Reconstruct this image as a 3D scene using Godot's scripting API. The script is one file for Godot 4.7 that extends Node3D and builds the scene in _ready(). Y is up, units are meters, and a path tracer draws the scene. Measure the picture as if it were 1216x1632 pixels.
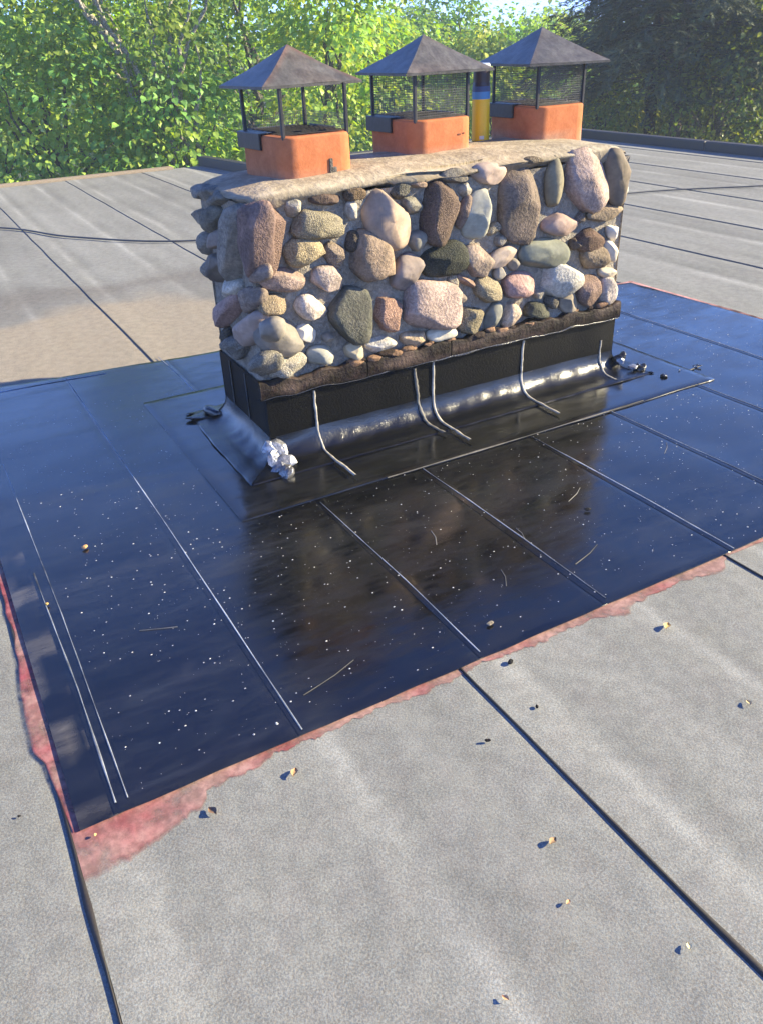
extends Node3D
# A fieldstone chimney with three capped flues on a flat roof of grey rolled roofing, set in a patch of shiny black membrane.
# x runs along the chimney, -z along the roofing rolls away from the camera, y is up; the roof surface is y = 0.

var rng := RandomNumberGenerator.new()
var noise := FastNoiseLite.new()
var M := {}
var taken := {}

class Shape:                                     # collects triangles; faces are given counter-clockwise seen from outside
	var v := PackedVector3Array()
	var n := PackedVector3Array()
	var c := PackedColorArray()
	var uv := PackedVector2Array()
	var ix := PackedInt32Array()
	func vert(p: Vector3, col := Color.WHITE, nn := Vector3.ZERO, t := Vector2.ZERO) -> int:
		v.append(p); c.append(col); n.append(nn); uv.append(t)
		return v.size() - 1
	func tri(a: int, b: int, d: int) -> void:
		ix.append(a); ix.append(d); ix.append(b)
	func smooth() -> void:
		for i in n.size(): n[i] = Vector3.ZERO
		for k in range(0, ix.size(), 3):
			var a := ix[k]; var b := ix[k + 2]; var d := ix[k + 1]
			var f := (v[b] - v[a]).cross(v[d] - v[a])
			n[a] += f; n[b] += f; n[d] += f
		for i in n.size(): n[i] = n[i].normalized() if n[i].length_squared() > 0.0 else Vector3.UP
	func quad(a: Vector3, b: Vector3, d: Vector3, e: Vector3, col := Color.WHITE) -> void:
		var f := (b - a).cross(e - a)
		if f.length_squared() < 1e-14: f = (d - b).cross(e - b)
		f = f.normalized()
		var i := vert(a, col, f); vert(b, col, f); vert(d, col, f); vert(e, col, f)
		tri(i, i + 1, i + 2); tri(i, i + 2, i + 3)
	func face(a: Vector3, b: Vector3, d: Vector3, col := Color.WHITE) -> void:
		var f := (b - a).cross(d - a).normalized()
		var i := vert(a, col, f); vert(b, col, f); vert(d, col, f)
		tri(i, i + 1, i + 2)
	func box(at: Vector3, size: Vector3, b := Basis(), r := 0.004, col := Color.WHITE) -> void:   # a box with rounded edges
		var h := size / 2
		r = min(r, min(h.x, min(h.y, h.z)) * 0.9)
		for axis in 3:
			for s in [-1.0, 1.0]:
				var u := (axis + 1) % 3; var w := (axis + 2) % 3
				var base := v.size()
				var us := [-h[u], -h[u] + r, h[u] - r, h[u]]
				var ws := [-h[w], -h[w] + r, h[w] - r, h[w]]
				for i in 4:
					for j in 4:
						var p := Vector3.ZERO
						p[axis] = s * h[axis]; p[u] = us[i]; p[w] = ws[j]
						var inner := Vector3(clamp(p.x, -h.x + r, h.x - r), clamp(p.y, -h.y + r, h.y - r), clamp(p.z, -h.z + r, h.z - r))
						var dir := (p - inner).normalized()
						vert(at + b * (inner + dir * r), col, (b * dir).normalized())
				for i in 3:
					for j in 3:
						var a := base + i * 4 + j
						if s > 0: tri(a, a + 4, a + 5); tri(a, a + 5, a + 1)
						else: tri(a, a + 5, a + 4); tri(a, a + 1, a + 5)
	func tube(pts: Array, radii: Array, sides := 8, col := Color.WHITE, caps := true) -> void:
		var base := v.size()
		var side := Vector3.ZERO
		for k in pts.size():
			var dir: Vector3 = (pts[min(k + 1, pts.size() - 1)] - pts[max(k - 1, 0)]).normalized()
			if side == Vector3.ZERO: side = dir.cross(Vector3.UP if abs(dir.y) < 0.9 else Vector3.RIGHT).normalized()
			side = (side - dir * side.dot(dir)).normalized()
			var up := side.cross(dir)
			for j in sides:
				var a := TAU * j / sides
				var o := side * cos(a) + up * sin(a)
				vert(pts[k] + o * radii[k], col, o)
		for k in pts.size() - 1:
			for j in sides:
				var a := base + k * sides + j; var b := base + k * sides + (j + 1) % sides
				tri(a, a + sides, b + sides); tri(a, b + sides, b)
		if caps:
			for e in [0, pts.size() - 1]:
				var dir: Vector3 = (pts[1] - pts[0]).normalized() * -1.0 if e == 0 else (pts[e] - pts[e - 1]).normalized()
				var m := vert(pts[e], col, dir)
				for j in sides: vert(v[base + e * sides + j], col, dir)
				for j in sides:
					var a := m + 1 + j; var b := m + 1 + (j + 1) % sides
					if e == 0: tri(m, a, b)
					else: tri(m, b, a)
	func lathe(at: Vector3, prof: Array, sides := 24, col := Color.WHITE) -> void:   # prof: Vector2(radius, height) upwards on the outside
		for k in prof.size() - 1:
			var p: Vector2 = prof[k]; var q: Vector2 = prof[k + 1]
			var d := q - p
			var base := v.size()
			for j in sides + 1:
				var a := TAU * j / sides
				var o := Vector3(cos(a), 0, sin(a))
				var nn := (o * d.y + Vector3.UP * -d.x).normalized()
				vert(at + o * p.x + Vector3.UP * p.y, col, nn)
				vert(at + o * q.x + Vector3.UP * q.y, col, nn)
			for j in sides:
				var a := base + j * 2
				tri(a, a + 1, a + 3); tri(a, a + 3, a + 2)
	func grid(nu: int, nv: int, f: Callable) -> void:            # f(i, j) -> [position, colour]; counter-clockwise when u x v points outside
		var base := v.size()
		for i in nu + 1:
			for j in nv + 1:
				var r: Array = f.call(i, j)
				vert(r[0], r[1], Vector3.ZERO, Vector2(float(i) / nu, float(j) / nv))
		for i in nu:
			for j in nv:
				var a := base + i * (nv + 1) + j
				tri(a, a + nv + 1, a + nv + 2); tri(a, a + nv + 2, a + 1)
	func mesh() -> ArrayMesh:
		var arr := []
		arr.resize(Mesh.ARRAY_MAX)
		arr[Mesh.ARRAY_VERTEX] = v; arr[Mesh.ARRAY_NORMAL] = n; arr[Mesh.ARRAY_COLOR] = c; arr[Mesh.ARRAY_TEX_UV] = uv; arr[Mesh.ARRAY_INDEX] = ix
		var m := ArrayMesh.new()
		m.add_surface_from_arrays(Mesh.PRIMITIVE_TRIANGLES, arr)
		return m

func lin(r: float, g: float, b: float) -> Color:                # an sRGB 0..255 colour as linear values
	return Color(r / 255.0, g / 255.0, b / 255.0).srgb_to_linear()

func numbered(called: String) -> String:
	if not taken.has(called):
		taken[called] = 0
		return called
	taken[called] += 1
	return "%s_%03d" % [called, taken[called]]

func obj(called: String, s: Shape, mat: Material, parent: Node = self) -> MeshInstance3D:
	var o := MeshInstance3D.new()
	o.mesh = s.mesh()
	o.material_override = mat
	o.cast_shadow = GeometryInstance3D.SHADOW_CASTING_SETTING_ON
	if parent == self: o.name = numbered(called)
	else:
		var k := 0
		var nm := called
		while parent.has_node(NodePath(nm)):
			k += 1
			nm = "%s_%03d" % [called, k]
		o.name = nm
	parent.add_child(o, true)
	return o

func thing(called: String, label: String, category: String, at := Vector3.ZERO, group := "") -> Node3D:
	var o := Node3D.new()
	o.name = numbered(called)
	add_child(o, true)
	o.position = at
	return tag(o, label, category, group)

func tag(o: Node3D, label: String, category: String, group := "") -> Node3D:
	o.set_meta("label", label); o.set_meta("category", category)
	if group: o.set_meta("group", group)
	return o

func structure(o: Node3D, label: String, category: String) -> Node3D:
	o.set_meta("kind", "structure")
	return tag(o, label, category)

# ---------------------------------------------------------------- textures and materials

func noise_bytes(size: int, freq: float, octaves: int, s: int, kind := FastNoiseLite.TYPE_SIMPLEX_SMOOTH) -> PackedByteArray:
	var f := FastNoiseLite.new()
	f.noise_type = kind
	f.seed = s
	f.frequency = freq
	f.fractal_octaves = octaves
	f.fractal_type = FastNoiseLite.FRACTAL_FBM if octaves > 1 else FastNoiseLite.FRACTAL_NONE
	var im := f.get_seamless_image(size, size, false, false, 0.15, true)
	im.convert(Image.FORMAT_L8)
	return im.get_data()

# layers: [bytes, weight]; a colour between dark and light for each texel, and grit as random speckle
func blend_texture(size: int, layers: Array, grit: float, dark: Color, light: Color, gain := 1.0, tint := 0.0) -> Array:
	var r := RandomNumberGenerator.new()
	r.seed = 77
	var rgb := PackedByteArray(); rgb.resize(size * size * 3)
	var hh := PackedByteArray(); hh.resize(size * size)
	for i in size * size:
		var t := 0.0
		for l in layers: t += (l[0][i] / 255.0 - 0.5) * l[1]
		t = 0.5 + t * gain + (r.randf() - 0.5) * grit
		t = clamp(t, 0.0, 1.0)
		var q: float = tint * (r.randf() - 0.5)
		rgb[i * 3] = int(255 * clamp(lerp(dark.r, light.r, t) + q, 0, 1)); rgb[i * 3 + 1] = int(255 * lerp(dark.g, light.g, t)); rgb[i * 3 + 2] = int(255 * clamp(lerp(dark.b, light.b, t) - q, 0, 1))
		hh[i] = int(255 * t)
	return [ImageTexture.create_from_image(Image.create_from_data(size, size, false, Image.FORMAT_RGB8, rgb)),
		ImageTexture.create_from_image(Image.create_from_data(size, size, false, Image.FORMAT_L8, hh))]

func material(rough: float, tex: Array = [], metres := 1.0, relief := 0.0, metal := 0.0, spec := 0.5) -> StandardMaterial3D:
	var m := StandardMaterial3D.new()
	m.vertex_color_use_as_albedo = true
	m.roughness = rough
	m.metallic = metal
	m.metallic_specular = spec
	if tex.size():
		m.albedo_texture = tex[0]
		m.uv1_triplanar = true
		m.uv1_world_triplanar = true
		m.uv1_scale = Vector3.ONE / metres
		if relief > 0.0:
			m.heightmap_enabled = true
			m.heightmap_texture = tex[1]
			m.heightmap_scale = relief
	return m

func make_materials() -> void:
	var fine := noise_bytes(512, 0.11, 2, 3)
	var mid := noise_bytes(512, 0.035, 4, 5)
	var broad := noise_bytes(512, 0.009, 3, 9)
	var grit := noise_bytes(1024, 0.17, 2, 13)
	var patch := noise_bytes(1024, 0.02, 3, 15)
	var cells := noise_bytes(512, 0.10, 1, 4, FastNoiseLite.TYPE_CELLULAR)
	M.roofing = material(0.95, blend_texture(1024, [[grit, 0.7], [patch, 0.35]], 0.8, Color(0.71, 0.71, 0.715), Color(1, 0.998, 0.99), 1.15, 0.09), 1.4, 0.05, 0.0, 0.2)
	M.boulder = material(0.75, blend_texture(512, [[mid, 0.7], [broad, 1.0], [fine, 0.25]], 0.10, Color(0.80, 0.79, 0.78), Color(1, 0.99, 0.97), 1.0, 0.05), 0.40, 0.06, 0.0, 0.35)
	M.pitted = material(0.9, blend_texture(512, [[cells, 1.1], [mid, 1.0], [fine, 0.4]], 0.30, Color(0.58, 0.57, 0.55), Color(1, 0.99, 0.97), 1.0, 0.08), 0.22, 0.6, 0.0, 0.25)
	M.stone = material(0.85, blend_texture(512, [[fine, 0.9], [mid, 1.3], [broad, 0.5]], 0.25, Color(0.70, 0.69, 0.68), Color(1, 0.99, 0.97), 1.0, 0.08), 0.34, 0.25, 0.0, 0.3)
	M.mortar = material(0.95, blend_texture(512, [[fine, 0.8], [mid, 1.2], [broad, 0.8]], 0.35, Color(0.78, 0.765, 0.74), Color(1, 0.99, 0.96)), 0.45, 0.5, 0.0, 0.2)
	M.clay = material(0.85, blend_texture(512, [[fine, 0.4], [mid, 0.7], [broad, 1.1]], 0.12, Color(0.90, 0.87, 0.85), Color(1, 1, 1)), 0.35, 0.08, 0.0, 0.25)
	M.metal = material(0.42, blend_texture(512, [[fine, 0.3], [mid, 0.8], [broad, 1.1]], 0.10, Color(0.66, 0.64, 0.62), Color(1, 1, 1)), 0.30, 0.03, 0.0, 0.5)
	M.membrane = material(1.0, blend_texture(512, [[fine, 0.3], [mid, 0.8], [broad, 1.1]], 0.25, Color(0.55, 0.55, 0.55), Color(1, 1, 1)), 1.3, 0.02, 0.0, 0.65)
	M.membrane.uv1_scale = Vector3(0.40, 0.77, 1.5)
	M.membrane.roughness_texture = blend_texture(512, [[mid, 1.0], [broad, 1.3]], 0.10, Color(0.11, 0.11, 0.11), Color(0.27, 0.27, 0.27))[0]
	M.tar = material(0.25, blend_texture(512, [[fine, 0.9], [mid, 1.1], [cells, 0.3]], 0.35, Color(0.5, 0.5, 0.5), Color(1, 1, 1)), 0.30, 0.07, 0.0, 0.9)
	M.film = material(0.8)
	M.chalk = material(0.7, [M.mortar.albedo_texture], 0.2)
	M.primer = material(0.8, blend_texture(512, [[fine, 0.6], [mid, 1.2], [broad, 1.0]], 0.5, Color(0.80, 0.79, 0.79), Color(1, 1, 1)), 0.5, 0.03, 0.0, 0.3)
	M.primer.transparency = BaseMaterial3D.TRANSPARENCY_ALPHA
	M.crown = material(0.95, blend_texture(512, [[fine, 0.4], [mid, 1.0], [broad, 1.2]], 0.30, Color(0.80, 0.78, 0.74), Color(1, 0.99, 0.96)), 0.50, 0.25, 0.0, 0.2)
	M.bark = material(0.95, blend_texture(512, [[fine, 0.6], [mid, 1.6]], 0.2, Color(0.45, 0.43, 0.4), Color(1, 1, 1)), 0.7, 1.0, 0.0, 0.2)
	M.grass = material(1.0, [M.roofing.albedo_texture], 3.0)
	M.paint = material(0.35)
	var leaf := StandardMaterial3D.new()
	leaf.vertex_color_use_as_albedo = true
	leaf.roughness = 0.45
	leaf.metallic_specular = 0.4
	leaf.cull_mode = BaseMaterial3D.CULL_DISABLED
	leaf.backlight_enabled = true
	leaf.backlight = Color(0.98, 0.98, 0.45)
	M.leaf = leaf
	var needle := leaf.duplicate()
	needle.backlight = Color(0.15, 0.2, 0.1)
	needle.roughness = 0.6
	M.needle = needle
	M.glass_dark = material(0.3)

# ---------------------------------------------------------------- the roof

const SEAM0 := -0.06            # x of the seam beside the patch; the others follow every 1.11 m
const PITCH := 1.11

func roof_tone(x: float, z: float) -> Color:
	var k := 0.305 + noise.get_noise_2d(x * 60.0, z * 26.0) * 0.035 + noise.get_noise_2d(x * 210.0 + 50.0, z * 140.0) * 0.025
	var u := fposmod(x - SEAM0, PITCH)                      # drag marks along each roll
	for b in [[0.115, 0.030, 0.09], [0.645, 0.030, 0.12], [0.74, 0.07, -0.045], [0.30, 0.10, 0.02], [0.20, 0.05, -0.04], [0.95, 0.06, -0.02]]:
		var wob: float = noise.get_noise_2d(z * 40.0, floor((x - SEAM0) / PITCH) * 90.0 + b[0] * 300.0)
		k += b[2] * (0.75 + wob) * exp(-pow((u - b[0] - wob * 0.03) / b[1], 2))
	k += 0.018 * sin(floor((x - SEAM0) / PITCH) * 2.4) + 0.02 * noise.get_noise_2d(x * 14.0, z * 9.0 + 80.0) + 0.016 * noise.get_noise_2d(x * 300.0, z * 8.0)
	var col := Color(k * 1.0, k * 1.01, k * 0.95)
	# silt left by a dried puddle beyond the patch
	var d := Vector2((x - 0.6) / 2.3, (z + 5.15) / 1.15)
	var r := d.length() + noise.get_noise_2d(x * 45.0, z * 45.0) * 0.30
	var silt: float = smoothstep(1.02, 0.80, r)
	var ring := exp(-pow((r - 1.25) / 0.27, 2))
	if x > 3.0: ring *= 0.3; silt *= 0.5
	col = col.lerp(Color(0.40, 0.345, 0.265), silt * 0.85)
	col = col.lerp(Color(0.19, 0.175, 0.16), ring * 0.60)
	return Color(col.r, col.g, col.b)

func far_edge(x: float) -> float:
	return -13.15 if x < 4.3 else -11.75

func roof_lift(x: float, z: float, k: int) -> float:           # each roll rides up onto its neighbour with its left-hand lap
	var u := x - SEAM0 - PITCH * k
	return -0.003 + (0.0035 if k >= -2 and k <= 3 else 0.002) * (1.0 - smoothstep(0.0, 0.22, u)) + 0.002 * noise.get_noise_2d(u * 120.0 + k * 70.0, z * 60.0) * smoothstep(0.0, 0.2, u) * smoothstep(PITCH + 0.03, PITCH - 0.17, u)

func roof_y(x: float, z: float) -> float:
	return roof_lift(x, z, int(floor((x - SEAM0) / PITCH)))

func build_roof() -> void:
	var roof := Node3D.new()
	roof.name = numbered("roof")
	add_child(roof, true)
	structure(roof, "flat roof of grey mineral roofing rolls under the stone chimney", "roof")
	var k0 := -10
	for k in range(k0, 10):
		var x0 := SEAM0 + PITCH * k
		var x1 := x0 + PITCH + 0.03
		if x1 > 10.45: x1 = 10.45
		var s := Shape.new()
		var near_sheet := k >= -2 and k <= 3
		var zs: Array[float] = []
		var z := 2.2
		var zf := far_edge(x0 + 0.3)
		while z > zf + 0.01:
			zs.append(z)
			z -= 0.05 if near_sheet and z > -7.5 else 0.16
		zs.append(zf)
		var nx := 28 if near_sheet else 14
		var w := x1 - x0
		s.grid(zs.size() - 1, nx, func(i, j):
			var u: float = w * j / nx
			var x: float = x0 + u + (noise.get_noise_2d(zs[i] * 55.0, k * 40.0) * 0.006 if j == 0 else 0.0)
			return [Vector3(x, roof_lift(x0 + u, zs[i], k) - (0.006 if j == nx else 0.0), zs[i]), roof_tone(x, zs[i])])
		# u runs along -z and v along +x, so u x v points down: turn the faces over
		for t in range(0, s.ix.size(), 3):
			var q := s.ix[t + 1]; s.ix[t + 1] = s.ix[t + 2]; s.ix[t + 2] = q
		s.smooth()
		obj("roofing_sheet", s, M.roofing, roof)
		# asphalt squeezed out along the lap
		var b := Shape.new()
		var nz := 220
		b.grid(nz, 3, func(i, j):
			var zz: float = 2.2 + (zf - 2.2) * i / nz
			if near_sheet: zz = 2.2 + (zf - 2.2) * pow(float(i) / nz, 1.5)
			var wid: float = 0.0046 + 0.0035 * noise.get_noise_2d(zz * 120.0, k * 33.0 + 5.0) + 0.004 * max(0.0, noise.get_noise_2d(zz * 35.0, k * 51.0))
			if not near_sheet: wid *= 0.5
			elif k > 1 or k < 0: wid *= 0.85
			if k == 1: wid += 0.006 * smoothstep(-0.75, -0.5, zz)
			if k == 0: wid += 0.007 * exp(-pow((zz + 1.28) / 0.09, 2))
			var cx: float = x0 + noise.get_noise_2d(zz * 55.0, k * 40.0) * 0.006 - 0.004
			var o: float = [-1.0, -0.4, 0.4, 1.0][j]
			var h: float = [-0.004, 0.0022, 0.0022, -0.002][j]
			var g: float = 0.035 + smoothstep(-4.0, -8.0, zz) * 0.05 + (0.0 if near_sheet else 0.17) + 0.02 * noise.get_noise_2d(zz * 80.0, 7.0)
			return [Vector3(cx + o * max(wid, 0.002), h, zz), Color(g * 1.15, g, g * 0.88)])
		for t in range(0, b.ix.size(), 3):
			var q := b.ix[t + 1]; b.ix[t + 1] = b.ix[t + 2]; b.ix[t + 2] = q
		b.smooth()
		obj("seam_bead", b, M.chalk, roof)
	var deck := Shape.new()
	deck.box(Vector3(-3.45, -0.2, -5.5), Vector3(15.5, 0.36, 15.35), Basis(), 0.01, Color(0.10, 0.09, 0.08))
	deck.box(Vector3(7.38, -0.2, -4.79), Vector3(6.12, 0.355, 13.95), Basis(), 0.01, Color(0.10, 0.09, 0.08))
	obj("roof_deck", deck, M.mortar, roof)
	# the edge: a tan metal strip on the left, raised black kerbs beyond the chimney and on the right
	var e := Shape.new()
	for i in 6:
		e.box(Vector3(-10.0 + i * 2.5, 0.012, -13.16 + 0.006 * (i % 2)), Vector3(2.496, 0.035, 0.17), Basis(), 0.006, Color(0.36, 0.29, 0.21))
		e.box(Vector3(-10.0 + i * 2.5, -0.09, -13.25), Vector3(2.496, 0.20, 0.012), Basis(), 0.003, Color(0.36, 0.29, 0.21))
	obj("edge_strip", e, M.chalk, roof)
	for p in [[Vector3(4.25, 0, -13.2), Vector3(4.47, 0, -11.7)], [Vector3(4.40, 0, -11.74), Vector3(10.5, 0, -11.74)], [Vector3(10.42, 0, -11.66), Vector3(10.42, 0, 2.2)]]:
		var a: Vector3 = p[0]; var c: Vector3 = p[1]
		var dir := (c - a).normalized()
		var bas := Basis(dir, Vector3.UP, dir.cross(Vector3.UP))
		var s := Shape.new()
		var parts := int(ceil((c - a).length() / 3.0))
		for i in parts:
			var f0 := float(i) / parts; var f1 := float(i + 1) / parts
			s.box(a.lerp(c, (f0 + f1) / 2) + Vector3(0, 0.055, 0), Vector3((c - a).length() / parts - 0.004, 0.15, 0.16), bas, 0.025, Color(0.013, 0.014, 0.019))
		obj("edge_kerb", s, M.tar_dull, roof)
	# a thin black cable lies across the rolls
	var pts: Array = []
	var curve := Curve3D.new()
	for q in [Vector3(-4.0, 0.014, -11.6), Vector3(-0.6, 0.014, -11.2), Vector3(0.85, 0.014, -9.81), Vector3(1.41, 0.014, -8.74), Vector3(2.42, 0.014, -7.72), Vector3(4.6, 0.014, -7.25), Vector3(7.0, 0.014, -6.96), Vector3(8.41, 0.014, -6.32), Vector3(10.25, 0.014, -5.5)]:
		curve.add_point(q)
	for i in curve.point_count:
		var t := (curve.get_point_position(min(i + 1, curve.point_count - 1)) - curve.get_point_position(max(i - 1, 0))) / 6.0
		curve.set_point_in(i, -t); curve.set_point_out(i, t)
	var rad: Array = []
	for i in 90:
		pts.append(curve.sample_baked(curve.get_baked_length() * i / 89.0)); rad.append(0.009)
	var s := Shape.new()
	s.tube(pts, rad, 6, Color(0.09, 0.09, 0.09))
	tag(obj("cable", s, M.film), "thin black cable lying in a slack curve across the roof behind the chimney", "cable")
	# the house under the roof
	var house := Shape.new()
	house.box(Vector3(-3.3, -2.2, -5.4), Vector3(14.4, 3.64, 14.4), Basis(), 0.01, Color(0.45, 0.40, 0.33))
	house.box(Vector3(6.9, -2.2, -4.7), Vector3(6.4, 3.64, 13.0), Basis(), 0.01, Color(0.45, 0.40, 0.33))
	var hs := thing("house", "house walls below the flat grey roof", "house")
	obj("wall", house, M.mortar, hs)

# ---------------------------------------------------------------- the membrane patch

func back_edge(x: float) -> float:
	return -4.78 + 0.115 * (x + 0.04) + 0.012 * noise.get_noise_2d(x * 90.0, 3.0)

func flecks(parent: Node, called: String, n: int, where: Callable, size0: float, size1: float, cols: Array, mat: Material) -> void:
	var sh := Shape.new()
	var p := [Vector3(-0.5, 0, -0.35), Vector3(0.45, 0, -0.5), Vector3(0.5, 0, 0.4), Vector3(-0.35, 0, 0.5)]
	var top := Vector3(0.05, 0.35, 0.0)
	for i in 4: sh.face(p[(i + 1) % 4], p[i], top)
	var mm := MultiMesh.new()
	mm.transform_format = MultiMesh.TRANSFORM_3D
	mm.use_colors = true
	mm.mesh = sh.mesh()
	mm.instance_count = n
	for i in n:
		var q: Vector3 = where.call()
		var k := lerpf(size0, size1, pow(rng.randf(), 3.0))
		mm.set_instance_transform(i, Transform3D(Basis(Vector3.UP, rng.randf() * TAU).scaled(Vector3(k, k, k * rng.randf_range(0.5, 1.0))), q))
		mm.set_instance_color(i, cols[rng.randi() % cols.size()])
	var o := MultiMeshInstance3D.new()
	o.name = called
	o.multimesh = mm
	o.material_override = mat
	o.set_meta("kind", "stuff")
	parent.add_child(o, true)

func strip(parent: Node, called: String, pts: Array, width: float, y: float, col: Color, mat: Material, wob := 0.3) -> void:   # a thin flat ribbon with an uneven width and a little thickness
	var s := Shape.new()
	var path: Array = []
	for i in pts.size() - 1:
		var m := int(max(2, (pts[i + 1] - pts[i]).length() / 0.02))
		for k in m: path.append(pts[i].lerp(pts[i + 1], float(k) / m))
	path.append(pts[-1])
	var n := path.size() - 1
	s.grid(n, 3, func(i, j):
		var d: Vector2 = (path[min(i + 1, n)] - path[max(i - 1, 0)]).normalized()
		var nn := Vector2(-d.y, d.x)
		var w: float = width * 0.5 * (1.0 + wob * 2.0 * noise.get_noise_2d(path[i].x * 160.0 + width * 999.0, path[i].y * 160.0))
		var o: float = [-1.0, -0.7, 0.7, 1.0][j]
		var q: Vector2 = path[i] + nn * w * o
		var k: float = clamp(1.0 + 1.3 * noise.get_noise_2d(path[i].x * 90.0, path[i].y * 60.0 + 40.0) + 0.6 * noise.get_noise_2d(path[i].x * 500.0, path[i].y * 500.0), 0.12, 1.8)
		return [Vector3(q.x, (y if y > 0.0 else membrane_top(q.x, q.y) + 0.0022) - (0.0026 if j == 0 or j == 3 else 0.0), q.y), Color(col.r * k, col.g * k, col.b * k)])
	s.smooth()
	if s.n[0].y + s.n[1].y + s.n[2].y < 0.0:
		for t in range(0, s.ix.size(), 3):
			var q := s.ix[t + 1]; s.ix[t + 1] = s.ix[t + 2]; s.ix[t + 2] = q
		s.smooth()
	obj(called, s, mat, parent)

const LAPS := [-0.04, 0.062, 0.55, 1.135, 1.62, 2.20, 2.69, 3.28, 3.86, 4.42]

func strip_top(x: float, z: float, k: int) -> float:            # the height of membrane strip k; its left edge rides on its neighbour
	return 0.0085 + 0.0014 * (1.0 - smoothstep(0.0, 0.12, x - LAPS[k] + 0.02)) + 0.0022 * noise.get_noise_2d(x * 95.0, z * 70.0) + 0.0005 * noise.get_noise_2d(x * 420.0, z * 300.0)

func membrane_top(x: float, z: float) -> float:
	var k := 0
	while k < 8 and x > LAPS[k + 1] - 0.02: k += 1
	var y := strip_top(x, z, k)
	if k > 0 and x < LAPS[k]: y = max(y, strip_top(x, z, k - 1))
	return y

func soak(c: Color, x: float, z: float, u: float) -> Color:     # primer thins out towards its brushed edge and skips over the granules
	var a := 0.86 + 0.5 * noise.get_noise_2d(x * 420.0, z * 420.0) + 0.35 * noise.get_noise_2d(x * 1500.0, z * 1500.0)
	return Color(c.r, c.g, c.b, clampf(a * (1.0 - 0.9 * smoothstep(0.84, 1.0, u)), 0.0, 0.97))

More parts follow.
